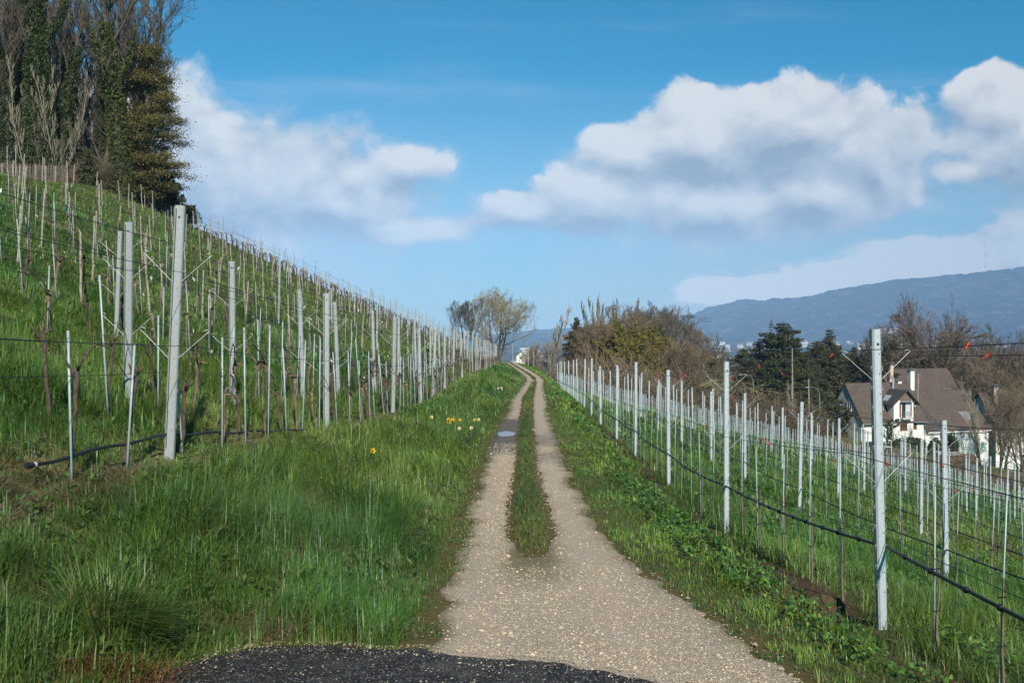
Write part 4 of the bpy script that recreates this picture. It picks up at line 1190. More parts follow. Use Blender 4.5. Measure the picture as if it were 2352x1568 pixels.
def conifer(seed, H, W, cols, dens=1.0, droop=.25, sparse=0.0, clear=.04, bark='bark', top=.0, power=1.0, needle=.34):
    """spruce-like: whorled drooping boughs carrying flat sprays"""
    r = np.random.RandomState(seed); tm, cm = MB(), MB()
    tube(tm, [(0, 0, -.6), (r.uniform(-.06, .06), 0, H * .5), (r.uniform(-.05, .05), r.uniform(-.05, .05), H)], [H * .019, H * .011, .02], 8, cap=False)
    z = H * clear; Cc, Ss = [], []
    while z < H * .985:
        t = z / H; Lr = W * (1 - t) ** (.85 * power) * (1 - .35 * max(0, .16 - t) / .16)
        k = 5 + int(3 * (1 - t))
        for j in range(k):
            if r.rand() < sparse: continue
            a = r.rand() * 2 * PI; L = max(.12, Lr * r.uniform(.6, 1.12) * (1 + .25 * math.sin(a * 2 + z * .9 + seed)))
            n = max(4, int(L / .22)); s = np.linspace(0, 1, n)
            rise = (.35 if t > .75 else .05) * L
            zj = z + r.uniform(-.35, .35) * (1 - t); dj = droop * r.uniform(.3, 1.5); pts = np.stack([np.cos(a) * L * s, np.sin(a) * L * s, zj + rise * s - dj * L * s ** 2 + .08 * L * s ** 4], -1)
            tube(tm, pts[::max(1, n // 4)], np.linspace(.02 + .012 * L, .006, len(pts[::max(1, n // 4)])), 3, cap=False)
            m = int((16 + 60 * L) * dens)
            q = r.rand(m) ** .7; base = np.stack([np.interp(q, s, pts[:, i]) for i in range(3)], -1)
            wd = .34 * L * (1 - q * .6) + .08
            side = (r.rand(m) - .5) * 2 * wd
            base = base + np.stack([-np.sin(a) * side, np.cos(a) * side, -.15 * np.abs(side) - (.10 + .22 * min(1, L)) * r.rand(m)], -1)
            Cc.append(base); Ss.append(needle * (.5 + .7 * r.rand(m)) * (.45 + .55 * min(1, L / 2)))
        z += max(.16, H * .024) * r.uniform(.8, 1.2)
    c = np.concatenate(Cc); V, q, col = cards(c, np.concatenate(Ss) * .5, cols, r, flat=.5, asp=.38)
    cm.add(V, q, col=col)
    return tm.mesh('trunk', M[bark], True), cm.mesh('crown', M['needle'])

def pine_layers(seed, H, W, cols, side=0):
    """broad tree with flat tiers of foliage and gaps between them"""
    r = np.random.RandomState(seed); tm, cm = MB(), MB()
    tube(tm, [(0, 0, -.6), (.15, 0, H * .35), (-.1, .1, H * .7), (.1, 0, H)], [.32, .25, .16, .03], 9, cap=False)
    Cc, Ss = [], []
    z = H * .10
    while z < H * .97:
        t = z / H; Lr = W * (math.sin(PI * min(1, t * .72 + .22)) ** .8) * (1 if t < .8 else (1 - t) / .2 * .8 + .2)
        for j in range(6):
            a = r.rand() * 2 * PI; L = Lr * r.uniform(.4, 1.15); zj = z + r.uniform(-.45, .45)
            n = 7; s = np.linspace(0, 1, n); pts = np.stack([np.cos(a) * L * s, np.sin(a) * L * s, zj + .16 * L * s - .22 * L * s ** 2 + r.randn(n) * .04], -1)
            tube(tm, pts, np.linspace(.06, .012, n), 4, cap=False)
            for sub in range(5):
                q0 = r.uniform(.3, 1); c0 = np.array([np.interp(q0, s, pts[:, i]) for i in range(3)]); aa = a + r.uniform(-1.2, 1.2); l2 = L * .4 * r.rand()
                e = c0 + [math.cos(aa) * l2, math.sin(aa) * l2, r.uniform(-.1, .25)]
                tube(tm, [c0, e], [.014, .006], 3, cap=False)
                m = int(120 + 70 * l2); f = r.rand(m)[:, None]; Cc.append(c0 * (1 - f) + e * f + r.randn(m, 3) * [.34, .34, .13]); Ss.append(.038 + .04 * r.rand(m))
        z += r.uniform(.55, .95)
    c = np.concatenate(Cc); V, q, col = cards(c, np.concatenate(Ss), cols, r, flat=.5, asp=.5); cm.add(V, q, col=col)
    return tm.mesh('trunk', M['bark'], True), cm.mesh('crown', M['leaf'])

def ivy_on(br, H, seed, cols, thick=.42, dens=900, size=.058):
    """leaf coat around the trunk and the lower limbs"""
    r = np.random.RandomState(seed); Cc = []
    for (p, rad, lv) in br:
        if lv == 0: top, w, k = H, thick, dens
        elif lv == 1 and p[0, 2] < H * .95 and r.rand() < .5: top, w, k = H * 1.05, thick * .55, dens * .25
        else: continue
        seg = np.linalg.norm(np.diff(p, axis=0), axis=1); Lt = seg.sum(); n = int(k * min(Lt, H) / 3)
        f = r.rand(n) * (len(p) - 1); i = f.astype(int); g = (f - i)[:, None]
        c = p[i] * (1 - g) + p[np.minimum(i + 1, len(p) - 1)] * g
        lump = .55 + .9 * fbm(c[:, 2] * 1.3 + seed, np.full(n, lv * 3.1), seed, 3)
        a = r.rand(n) * 2 * PI; rr = (np.interp(f, np.arange(len(p)), rad) + w * lump * np.sqrt(r.rand(n)) * (1 - .45 * np.clip(c[:, 2] / top, 0, 1)))
        c = c + np.stack([np.cos(a) * rr, np.sin(a) * rr, r.randn(n) * .08], -1)
        Cc.append(c[c[:, 2] < top])
    c = np.concatenate(Cc); V, q, col = cards(c, size * (.6 + .8 * r.rand(len(c))), cols, r, asp=.75)
    mb = MB(); mb.add(V, q, col=col); return mb.mesh('ivy', M['leaf'])

def place(name, parts, loc, label, cat, group=None, rz=0.0, s=1.0, sz=None, tilt=(0, 0)):
    t = empty(name, loc, rz); t.rotation_euler = (tilt[0], tilt[1], rz); t.scale = (s, s, sz or s)
    tag(t, label, cat, group)
    for (pn, me) in parts:
        o = bpy.data.objects.new(pn, me); link(o); o.parent = t
    return t

GREENIVY = [(.055, .085, .022), (.045, .065, .018), (.085, .11, .03), (.035, .05, .018)]
OLIVE = [(.16, .135, .040), (.22, .17, .048), (.09, .085, .030), (.12, .092, .038), (.055, .060, .026)]
RT = random.Random(77)

# ---- the wood at the top of the left hill
mats = (M['barkdark'], M['twigdark'])
WT = [bare(501, mats, H=19, r0=.30, spread=.5, forks=(13, 7, 6, 5), ratio=(.42, .5, .5, .5), up=.45, trunk=.95, cone=.5, wob=.06, clear=.36, angle=(48, 45, 45, 45), rmin=.012, thick=1.1),
      bare(502, mats, H=20, r0=.24, spread=.45, forks=(12, 7, 6, 5), ratio=(.40, .5, .52, .5), up=.5, trunk=.95, cone=.5, wob=.06, clear=.42, angle=(42, 45, 45, 45), rmin=.012, thick=1.1),
      bare(503, mats, H=17, r0=.22, spread=.6, forks=(14, 7, 6, 4), ratio=(.42, .5, .5, .5), up=.4, clear=.12, angle=(52, 48, 45, 45), rmin=.012, thick=1.1),
      bare(504, mats, H=19, r0=.34, spread=.55, forks=(12, 8, 6, 5), ratio=(.45, .5, .5, .5), up=.4, trunk=.9, cone=.4, wob=.07, clear=.30, angle=(50, 45, 45, 45), rmin=.012, thick=1.1)]
SAP = [bare(511, (M['barkpale'], M['twigpale']), H=8, r0=.06, spread=.5, forks=(12, 6, 4), ratio=(.4, .5, .5), up=.9, clear=.15, angle=(35, 40, 40), stems=3, rmin=.008),
       bare(512, (M['barkpale'], M['twigpale']), H=7, r0=.05, spread=.55, forks=(12, 6, 4), ratio=(.42, .5, .5), up=.8, clear=.1, angle=(38, 40, 40), stems=2, rmin=.008)]
IVY = [ivy_on(WT[0][2], 15, 1, GREENIVY, .80, 5200), ivy_on(WT[3][2], 10.5, 2, [(.10, .115, .028), (.075, .10, .026), (.13, .125, .03), (.05, .075, .02)], .50, 4600), ivy_on(WT[1][2], 9.5, 3, GREENIVY, .5, 3800)]

mats = (M['bark'], M['twig'])
def wpos(X, d): return at(X, d)
# big named trees first
place('ivy_tree', [('trunk', WT[0][0]), ('crown', WT[0][1]), ('ivy', IVY[0])], wpos(98, 62), 'tall bare tree thickly clad in dark ivy, behind the picket fence', 'tree', 'trees of the wood on the hill', .4)
place('ivy_tree', [('trunk', WT[3][0]), ('crown', WT[3][1]), ('ivy', IVY[1])], wpos(284, 61), 'bare tree with bright green ivy round its trunk at the wood edge', 'tree', 'trees of the wood on the hill', 1.9)
place('ivy_tree', [('trunk', WT[1][0]), ('crown', WT[1][1]), ('ivy', IVY[2])], wpos(172, 66), 'slim bare tree with ivy low on its stem, right of the fence end', 'tree', 'trees of the wood on the hill', 2.6, tilt=(0, .06))
PL = pine_layers(521, 10.2, 2.25, OLIVE)
for (X, d, q, rz, lab) in [(26, 61.5, 2, .4, 'bare tree with a sleeve of dark ivy at the far left of the wood'), (62, 66, 0, 2.2, 'ivy clad bare tree just left of the thickest ivy tree'), (140, 64, 2, 4.0, 'bare tree with thin ivy sleeve right of the thickest ivy tree'), (226, 65, 2, 5.2, 'ivy sleeved bare tree between the fence end and the bright ivy trunk')]:
    v = {2: 1, 0: 0}[q]; place('ivy_tree', [('trunk', WT[v][0]), ('crown', WT[v][1]), ('ivy', IVY[q])], wpos(X, d), lab, 'tree', 'trees of the wood on the hill', rz, .95)
place('bare_tree', [('trunk', WT[1][0]), ('crown', WT[1][1])], wpos(342, 68), 'bare tree whose fine twigs halo the olive brown tree', 'tree', 'trees of the wood on the hill', 1.1, .98)
place('layered_tree', [('trunk', PL[0]), ('crown', PL[1])], wpos(347, 63), 'dense olive brown tree with flat tiers of foliage at the wood corner', 'tree', 'trees of the wood on the hill', .8)
SC = conifer(522, 4.2, 1.9, [(.03, .04, .018), (.05, .055, .022), (.07, .06, .03)], 1.0, .3)
place('dark_conifer', [('trunk', SC[0]), ('crown', SC[1])], wpos(376, 66.5), 'small dark conifer under the olive brown tree', 'tree', 'trees of the wood on the hill')
SC2 = conifer(523, 2.2, .9, [(.045, .055, .018), (.07, .075, .03)], 1.0, .3)
place('small_spruce', [('trunk', SC2[0]), ('crown', SC2[1])], wpos(203, 58.5), 'little dull green spruce at the right end of the fence', 'tree', 'trees of the wood on the hill')
wood = [(-40, 60, 2), (12, 63, 0), (40, 68, 1), (-70, 66, 3), (70, 74, 3), (-10, 72, 1), (130, 70, 2), (150, 78, 0), (185, 74, 3), (215, 70, 1), (238, 64, 2), (250, 76, 0), (300, 72, 1), (318, 66, 2), (330, 74, 3), (20, 80, 2), (200, 84, 2), (-30, 78, 0)]
wood = sorted(wood)
for i, (X, d, v) in enumerate(wood):
    t = WT[v]; s = RT.uniform(.85, 1.1)
    place('bare_tree', [('trunk', t[0]), ('crown', t[1])], wpos(X, d), f'{["tall bare grey","tall slender bare","reddish bare","stout bare"][v]} tree in the hilltop wood, {ordinal(i + 1)} trunk from the left', 'tree', 'trees of the wood on the hill', RT.uniform(0, 6.28), s)
saps = sorted([(70, 62, 0), (108, 61.5, 1), (128, 62.5, 0), (30, 62, 1)])
for i, (X, d, v) in enumerate(saps):
    place('young_tree', [('trunk', SAP[v][0]), ('crown', SAP[v][1])], wpos(X, d), f'thin pale multi-stemmed sapling just behind the picket fence, {ordinal(i + 1)} from the left', 'tree', 'saplings behind the picket fence', RT.uniform(0, 6.28), RT.uniform(.8, 1.2))

def twig_mass(seed, n, L, cols, up=1.0, rad=.008):
    """loose shrub: many thin arching stems from the ground"""
    r = np.random.RandomState(seed); mb = MB()
    for i in range(n):
        a = r.rand() * 2 * PI; q = r.rand() ** .6 * .25 * L; l = L * (.45 + .6 * r.rand()); o = .55 * l * r.rand()
        p = np.stack([[math.cos(a) * (q + o * t ** 1.5), math.sin(a) * (q + o * t ** 1.5), -.1 + up * l * t] for t in np.linspace(0, 1, 5)]) + np.concatenate([np.zeros((1, 3)), r.randn(4, 3) * .03 * L])
        tube(mb, p, rad * np.array([1.4, 1.1, .9, .7, .5]), 3, cap=False, col=(.1, .08, .06))
        for k in range(5):
            f = r.randint(1, 4); d = r.randn(3) * .22 * L + [0, 0, .16 * L]; tube(mb, [p[f], p[f] + d * .5 + r.randn(3) * .02, p[f] + d], [rad * .7, rad * .6, rad * .4], 3, cap=False, col=(.1, .08, .06))
    return mb
SHR = [twig_mass(601, 90, 1.7, None).mesh('bare_shrub', M['brush']), twig_mass(602, 80, 1.5, None).mesh('bare_shrub', M['twigred']), twig_mass(603, 120, 2.6, None, rad=.012).mesh('bare_shrub', M['brush'])]
def shrub_green(seed, L, cols, n=2600, size=.06, flat=.75):
    r = np.random.RandomState(seed); mb = twig_mass(seed, 40, L * .8, None)
    c = r.randn(n, 3); c /= np.linalg.norm(c, axis=1)[:, None]; lump = .65 + .6 * fbm(c[:, 0] * 2.2 + 5, c[:, 1] * 2.2 + c[:, 2] * 1.7, seed, 3)
    c = c * (r.rand(n, 1) ** .35) * lump[:, None] * L * .6; c[:, 2] = np.abs(c[:, 2]) * flat * 1.6 + .1
    V, q, col = cards(c, size * (.6 + .8 * r.rand(n)), cols, r); mb.add(V, q, mat=1, col=col)
    return mb
SHG = shrub_green(611, 1.8, [(.06, .09, .03), (.09, .11, .04), (.04, .06, .02)]).mesh('leafy_shrub', [M['brush'], M['leaf']])
o = bpy.data.objects.new('leafy_shrub', SHG); link(o); o.location = wpos(428, 70); tag(o, 'low green shrub on the hill edge right of the wood', 'shrub')
ush = sorted([(8, 63), (36, 64), (66, 63), (128, 63), (160, 63.5), (190, 62), (228, 60), (262, 62), (310, 64), (358, 65), (390, 67), (404, 69), (-20, 64), (245, 67), (105, 66), (215, 66), (330, 67), (150, 66), (40, 67), (280, 67), (378, 64.5), (398, 66)])
for i, (X, d) in enumerate(ush):
    o = bpy.data.objects.new('bare_shrub', SHR[i % 3]); link(o); o.location = wpos(X, d); o.rotation_euler = (0, 0, RT.uniform(0, 6)); s = RT.uniform(.5, .8) * (.6 if X > 350 else 1); o.scale = (s * 1.2, s * 1.2, s)
    tag(o, f'leafless brown shrub in the undergrowth of the hilltop wood, {ordinal(i + 1)} from the left', 'shrub', 'undergrowth shrubs of the wood')
# far depths of the wood read as one mass
def wood_mass():
    mb = MB(); r = np.random.RandomState(9)
    for i in range(230):
        X = r.uniform(-160, 345); d = r.uniform(76, 112); x = (X - 1176) / F * d * 1.0; z = gz(x, d); h = r.uniform(7, 17)
        p = np.array([(x, d, z - .3), (x + r.uniform(-.4, .4), d, z + h * .5), (x + r.uniform(-.9, .9), d + r.uniform(-.5, .5), z + h)])
        tube(mb, p, [.05 + .11 * r.rand(), .09, .02], 4, cap=False)
        for k in range(16):
            f = r.uniform(.12, 1); q = p[0] * (1 - f) + p[2] * f; dd = np.array([r.uniform(-1.6, 1.6), r.uniform(-.8, .8), r.uniform(.1, 2.0)])
            tube(mb, [q, q + dd * .5 + r.randn(3) * .1, q + dd], [.03, .022, .012], 3, cap=False)
    tag(mb.build('far_wood', M['barkdark']), kind='stuff')
wood_mass()

# ---- picket fence below the wood
def fence():
    a = np.array(at(-60, 61)); b = np.array(at(158, 60)); n = 74
    t = empty('picket_fence', tuple((a + b) / 2)); c = (a + b) / 2
    tag(t, 'weathered wooden picket fence along the foot of the hilltop wood', 'fence')
    mb = MB(); r = random.Random(3); rl = []
    for i in range(n):
        f = i / (n - 1); x, y = a[0] * (1 - f) + b[0] * f, a[1] * (1 - f) + b[1] * f; z = gz(x, y); rl.append((x, y, z))
        h = r.uniform(.95, 1.15); w = .05; l = r.uniform(-.04, .04)
        v = [(x - w/2, y, z - .05), (x + w/2, y, z - .05), (x + w/2 + l, y, z + h - .08), (x + l, y, z + h), (x - w/2 + l, y, z + h - .08)]
        vv = [(p[0] - c[0], p[1] + dy - c[1], p[2] - c[2]) for dy in (-.012, .012) for p in v]
        mb.add(vv, [(0, 1, 2, 4), (6, 5, 9, 7)] + [(k, 5 + k, 5 + (k + 1) % 5, (k + 1) % 5) for k in range(5)], [(4, 2, 3), (7, 9, 8)])
    mb.build('pickets', M['picket'], t)
    for h in (.3, .78):
        mb = MB(); tube(mb, [(x - c[0], y + .04 - c[1], z + h - c[2]) for (x, y, z) in rl], .03, 4); mb.build('rail', M['picket'], t)
    for i in range(0, n, 12):
        x, y, z = rl[i]; mb = MB(); box(mb, x - c[0] - .05, x - c[0] + .05, y - c[1] + .075, y - c[1] + .17, z - c[2] - .3, z - c[2] + 1.05); mb.build('fence_post', M['picket'], t)
fence()
# short pale posts just below the fence
for i, (X, d) in enumerate([(8, 57), (32, 56.5), (60, 57), (85, 57), (108, 57), (130, 57.5)]):
    mb = MB(); tube(mb, [(0, 0, -.3), (0, 0, .95)], .045, 7); o = mb.build('marker_post', M['barkpale'], loc=at(X, d)); tag(o, f'short pale wooden post below the picket fence, {ordinal(i + 1)} from the left', 'post', 'short posts below the fence')

# ---- trees in the middle distance
TOPS = {}
def tree_top(m, t):
    if m.name not in TOPS:
        a = np.zeros(len(m.vertices) * 3, np.float32); m.vertices.foreach_get('co', a); z = a[2::3]
        TOPS[m.name] = float(np.quantile(z, .985 if len(m.materials) and m.materials[0] != M['needle'] else 1.0))
    return TOPS[m.name]
def put_tree(name, tr, X, d, label, s=1.0, rz=None, group='trees beyond the vineyard', sz=None, base=None, tilt=(0, 0), top=None, wide=1.0):
    x, y, z = at(X, d)
    if base is not None: z = base
    if top is not None:          # true height from where the crown ends
        H = tree_top(tr[1], tr[0]); s = ((745 - top) / F * d - z) / H
        if sz: sz = s * sz; 
        s = s * wide; sz = sz or s / wide
    parts = [('trunk', tr[0]), ('crown', tr[1])]
    return place(name, parts, (x, y, z), label, 'tree', group, RT.uniform(0, 6.28) if rz is None else rz, s, sz, tilt)

wal = bare(701, (M['bark'], M['twigpale']), H=8.5, r0=.26, spread=1.15, forks=(10, 8, 6, 5), ratio=(.8, .55, .5, .45), up=.22, clear=.12, angle=(66, 50, 48, 48), rmin=.013, stems=3, env=(4.9, 4.1, 4.3), leaves=([(.16, .19, .06), (.13, .15, .06), (.2, .2, .08)], .05, .5, 4), thick=1.15)
put_tree('bare_tree', wal, 1143, 150, 'large round bare tree with budding crown behind the left rows', 1.12, .5, base=-5.2, top=670, wide=0.95)
sm = bare(702, (M['bark'], M['twig']), H=8, r0=.16, spread=.9, forks=(10, 8, 7, 5), ratio=(.7, .55, .5, .45), env=(2.8, 3.3, 4.8), up=.5, clear=.25, angle=(48, 45, 45, 45), rmin=.012)
put_tree('bare_tree', sm, 1090, 148, 'slim dark bare tree left of the large round one', 1.15, 1.0, base=-4.6, top=688, wide=1.0)
put_tree('bare_tree', sm, 1062, 150, 'spreading bare tree farthest left above the vine rows', 1.05, 3.2, base=-4.2, top=694, wide=1.15)
slim = bare(703, (M['bark'], M['twigpale']), H=9, r0=.13, spread=.55, forks=(14, 7, 6, 4), ratio=(.42, .5, .5, .45), up=.75, clear=.12, angle=(38, 42, 42, 42), lean=(.14, 0), rmin=.010)
put_tree('bare_tree', slim, 1256, 112, 'slender leaning bare tree right of the track bend', .72, 0, top=708, wide=1.0)
bush = bare(704, (M['bark'], M['twigred']), H=4, r0=.08, spread=.8, forks=(8, 7, 6), ratio=(.6, .55, .5), up=.6, clear=.1, stems=4, rmin=.010, thick=1.3)
put_tree('bare_bush', bush, 1240, 116, 'low pinkish bare bush beside the far track bend', .75, top=788, wide=1.2)
put_tree('bare_bush', bush, 1222, 122, 'small bare bush left of the pinkish bush at the bend', .5, top=800, wide=1.2)
CD = [(.045, .060, .022), (.075, .082, .028), (.028, .038, .017), (.10, .095, .036)]
CB = [(.065, .062, .026), (.095, .080, .034), (.042, .046, .02), (.12, .088, .04)]
con = [conifer(801, 12, 3.6, CD, 1.0, .34, power=.85), conifer(802, 11, 4.1, CD, 1.1, .38, power=.7), conifer(803, 12, 2.7, CD, .9, .3, power=.7), conifer(804, 11, 3.3, CB, 1.0, .34, power=.75), conifer(805, 12, 1.8, CD, .25, .35, sparse=.3, clear=.3)]
put_tree('spruce', con[3], 1324, 112, 'brownish spruce with a spire at the left end of the grove', .86, top=728, wide=1.1)
pop = bare(705, (M['barkpale'], M['twigpale']), H=14, r0=.22, spread=.42, forks=(18, 8, 6), ratio=(.5, .5, .5), up=1.6, clear=.15, angle=(24, 25, 28), rmin=.016, thick=1.8, stems=9, trunk=1.0, cone=.5)
put_tree('poplar', pop, 1393, 138, 'pale upright bare poplar rising behind the grove', .84, top=692, wide=1.0)
brn = bare(706, (M['bark'], M['twigred']), H=8, r0=.16, spread=.9, forks=(10, 8, 6, 5), ratio=(.78, .55, .5, .45), env=(3.5, 3.8, 3.9), up=.3, clear=.12, angle=(55, 48, 45, 45), rmin=.012, thick=1.15, stems=2)
brn2 = bare(707, (M['bark'], M['brush']), H=8.5, r0=.17, spread=.9, forks=(10, 8, 6, 5), ratio=(.78, .55, .5, .45), env=(3.8, 3.9, 4.2), up=.3, clear=.1, angle=(58, 48, 45, 45), rmin=.012, thick=1.15)
put_tree('bare_tree', brn, 1372, 108, 'dense reddish brown bare tree left in the grove', 1.0, top=738, wide=1.15)
put_tree('bare_tree', brn2, 1350, 116, 'brown bare tree just right of the brownish spruce', .95, top=742, wide=1.0)
put_tree('bare_tree', brn2, 1408, 104, 'brown bare tree in front of the pale poplar', .82, top=742, wide=1.0)
olv = bare(708, (M['bark'], M['brush']), H=6.5, r0=.14, spread=.8, forks=(10, 8, 7, 5), ratio=(.55, .5, .5, .45), up=.5, clear=.08, angle=(55, 48, 45, 45), rmin=.012, stems=3, leaves=([(.25, .20, .036), (.19, .165, .034), (.13, .125, .028), (.21, .155, .04)], .075, 2.2, 3))
put_tree('olive_leaved_tree', olv, 1440, 100, 'bushy yellow olive tree in the middle of the grove', 1.0, 1.0, top=752, wide=1.1)
put_tree('olive_leaved_tree', olv, 1467, 97, 'lower golden olive bush tree right of its twin in the grove', .84, 4.0, top=778, wide=1.15)
put_tree('olive_leaved_tree', olv, 1418, 103, 'olive bush tree at the left foot of the grove', .72, 2.5, top=775, wide=1.1)
rnd = bare(709, mats, H=10, r0=.2, spread=.95, forks=(11, 8, 6, 5), ratio=(.75, .55, .5, .45), env=(4.2, 3.8, 5.6), up=.28, clear=.3, angle=(55, 45, 45, 45), rmin=.012, thick=1.15)
put_tree('bare_tree', rnd, 1487, 132, 'grey bare tree with rounded crown top centre of the grove', 1.08, top=702, wide=1.0)
put_tree('bare_tree', rnd, 1450, 136, 'grey bare tree between the poplar and the grove centre', 1.04, top=712, wide=1.0)
put_tree('bare_tree', rnd, 1514, 138, 'grey bare tree behind the right half of the grove', 1.1, top=712, wide=1.0)
put_tree('bare_tree', brn2, 1472, 118, 'brown twiggy tree below the grey crowns in mid grove', 1.05, top=738, wide=1.1)
fan = bare(710, mats, H=10, r0=.22, spread=1.05, forks=(11, 8, 6, 5), ratio=(.8, .55, .5, .45), env=(5.0, 4.6, 5.2), up=.35, clear=.15, angle=(50, 42, 42, 42), rmin=.012, thick=1.15)
put_tree('bare_tree', fan, 1560, 116, 'wide fan shaped bare tree at the right end of the grove', .98, .6, top=706, wide=1.05)
put_tree('dark_conifer', con[2], 1516, 124, 'dark narrow conifer between bare trees in the grove', .84, top=745, wide=1.0)
put_tree('dark_conifer', con[1], 1528, 112, 'dark green conifer low in the right half of the grove', .62, top=785, wide=1.0)
put_tree('bare_tree', brn, 1510, 106, 'reddish brown tree in front of the dark conifers', .78, top=772, wide=1.1)
put_tree('bare_tree', brn2, 1548, 104, 'brown bare tree in front of the fan shaped one', .80, top=782, wide=1.1)
put_tree('bare_tree', brn2, 1585, 110, 'brown bare tree at the foot of the fan shaped tree', .62, top=800, wide=1.1)
evg = conifer(806, 8, 3.0, [(.05, .08, .02), (.035, .06, .018), (.07, .09, .028)], 1.2, .35, power=.6)
put_tree('evergreen_tree', evg, 1610, 112, 'bushy mid green evergreen right of the grove', .70, top=800, wide=1.1)
put_tree('evergreen_tree', evg, 1640, 116, 'lower bushy evergreen beside the willow', .55, top=825, wide=1.1)
put_tree('evergreen_tree', evg, 1575, 118, 'bushy evergreen under the fan shaped tree', .62, top=800, wide=1.1)
for (X, d, t, tp, lab) in [(1338, 122, brn2, 752, 'olive brown bare tree between the spire and the poplar'), (1430, 126, brn2, 716, 'tall olive brown bare tree right of the poplar'), (1468, 128, fan, 704, 'tall spreading bare tree near the top centre of the grove'), (1535, 126, brn2, 724, 'olive brown bare tree left of the fan shaped tree'),
                           (1592, 122, brn2, 748, 'olive brown bare tree right of the fan shaped tree'), (1625, 130, brn, 790, 'reddish bare tree behind the bushy evergreens'), (1395, 112, olv, 750, 'olive bush tree under the pale poplar'), (1500, 110, olv, 775, 'olive bush tree right of the golden one'), (1990, 152, brn2, 826, 'brown bare tree between conifers and house gable'), (1950, 156, brn2, 812, 'brown bare tree behind the house gable peak')]:
    put_tree('bare_tree' if t is not olv else 'olive_leaved_tree', t, X, d, lab, top=tp, wide=1.05)
wil = bare(711, (M['bark'], M['twigpale']), H=4, r0=.1, spread=.9, forks=(9, 8, 7), ratio=(.7, .6, .55), up=-.5, clear=.2, angle=(60, 50, 50), rmin=.010, thick=1.2, leaves=([(.20, .15, .045), (.16, .12, .04), (.24, .19, .07)], .06, 2.2, 2))
put_tree('willow', wil, 1672, 98, 'small golden brown weeping willow below the conifers', 1.0, top=868, wide=1.3)
put_tree('willow', wil, 1708, 102, 'lower golden bush right of the weeping willow', .6, top=915, wide=1.3)
PB = pine_layers(812, 8, 2.2, CD)
place('pine_tree', [('trunk', PB[0]), ('crown', PB[1])], at(1652, 150), 'distant dark flat topped pine left of the conifer group', 'tree', 'trees beyond the vineyard', .3, 1.0)
put_tree('bare_tree', rnd, 1666, 165, 'pale bare tree behind the flat topped pine', .85, top=815, wide=1.0)
for (X, d, v, tp, lab) in [(1706, 140, 1, 800, 'dark broad conifer leftmost of the tall group'), (1746, 142, 0, 778, 'pointed conifer second in the tall group'), (1771, 150, 4, 736, 'sparse thin conifer poking up behind the tall group'), (1798, 140, 1, 741, 'tallest broad conifer in the middle of the group'),
                          (1826, 138, 0, 790, 'conifer on the right shoulder of the tallest one'), (1850, 143, 1, 806, 'lower conifer at the right end of the dense group'), (1728, 134, 3, 820, 'brownish conifer in front of the pointed one'), (1774, 132, 1, 822, 'dark conifer in front of the tall group'), (1816, 132, 1, 830, 'short dark conifer in front of the tallest one'),
                          (1905, 148, 2, 756, 'tall narrow conifer standing alone right of the group'), (1884, 146, 3, 782, 'brownish rounded conifer left of the lone narrow one'), (1926, 154, 3, 792, 'brownish conifer below the lone narrow one'), (1962, 150, 3, 796, 'brown conifer behind the house gable'), (1986, 148, 3, 810, 'brown conifer behind the near right post'),
                          (1872, 153, 0, 786, 'pointed dark conifer behind the brownish rounded one'), (1948, 160, 1, 812, 'dark broad conifer behind the house gable'), (1916, 157, 1, 800, 'dark broad conifer behind the lone narrow one'),
                          (2046, 168, 0, 778, 'dark conifer left of the big beech'), (1876, 138, 1, 846, 'dark conifer left of the house gable'), (1868, 134, 1, 862, 'low dark conifer between the group and the house'), (2012, 158, 3, 806, 'broad brown conifer behind the house roof')]:
    put_tree('conifer', con[v], X, d, lab, top=tp, wide=1.15 if X in (1771, 1905) else .75 if (d < 139 and X > 1860) else .9 if X in (1926, 1962) else 1.5)
bee = bare(712, (M['bark'], M['twigred']), H=13, r0=.38, spread=1.05, forks=(15, 10, 7, 6), ratio=(.85, .55, .5, .45), env=(4.9, 6.2, 7.2), up=.25, cone=.25, wob=.09, clear=.16, angle=(58, 45, 45, 45), rmin=.016, thick=1.15)
put_tree('beech', bee, 2128, 172, 'huge bare beech with domed reddish crown behind the house', 1.30, 1.2, top=704, wide=1.0)
for (X, d, t, tp, lab) in [(2215, 178, brn, 778, 'reddish bare tree right of the huge beech'), (2250, 170, brn2, 792, 'brown bare tree above the right house roof'), (2290, 175, rnd, 760, 'thin grey bare tree at the upper right edge'), (2290, 160, brn2, 800, 'brown twiggy tree beside the rightmost chimney'), (2075, 172, brn2, 800, 'brown bare tree under the left side of the beech'), (2110, 166, brn, 830, 'reddish low tree behind the chimneys'), (2330, 158, brn, 790, 'reddish bare tree cut by the right frame edge'), (2022, 166, brn2, 832, 'brown bare tree behind the house gable roof'),
                         (2258, 128, slim, 880, 'thin bare tree in front of the right house wall'), (2300, 124, slim, 900, 'thin bare tree before the far end of the right wing'), (2266, 153, brn2, 842, 'brown bushy bare tree in front of the rear barn roof'), (2312, 137, brn2, 908, 'brown bare tree screening the neighbouring house'), (2350, 134, brn2, 890, 'brown bare tree at the frame edge before the neighbouring house'), (2345, 120, brn, 900, 'reddish bare tree at the lower right frame edge')]:
    put_tree('bare_tree', t, X, d, lab, top=tp)
bir = bare(713, (M['barkpale'], M['twigpale']), H=6.5, r0=.08, spread=.6, forks=(10, 7, 5), ratio=(.5, .5, .5), up=.8, clear=.3, angle=(35, 40, 40), rmin=.010)
put_tree('birch', bir, 1818, 96, 'thin pale birch with forked stem in front of the conifers', 1.0, base=None, top=880, wide=1.0)
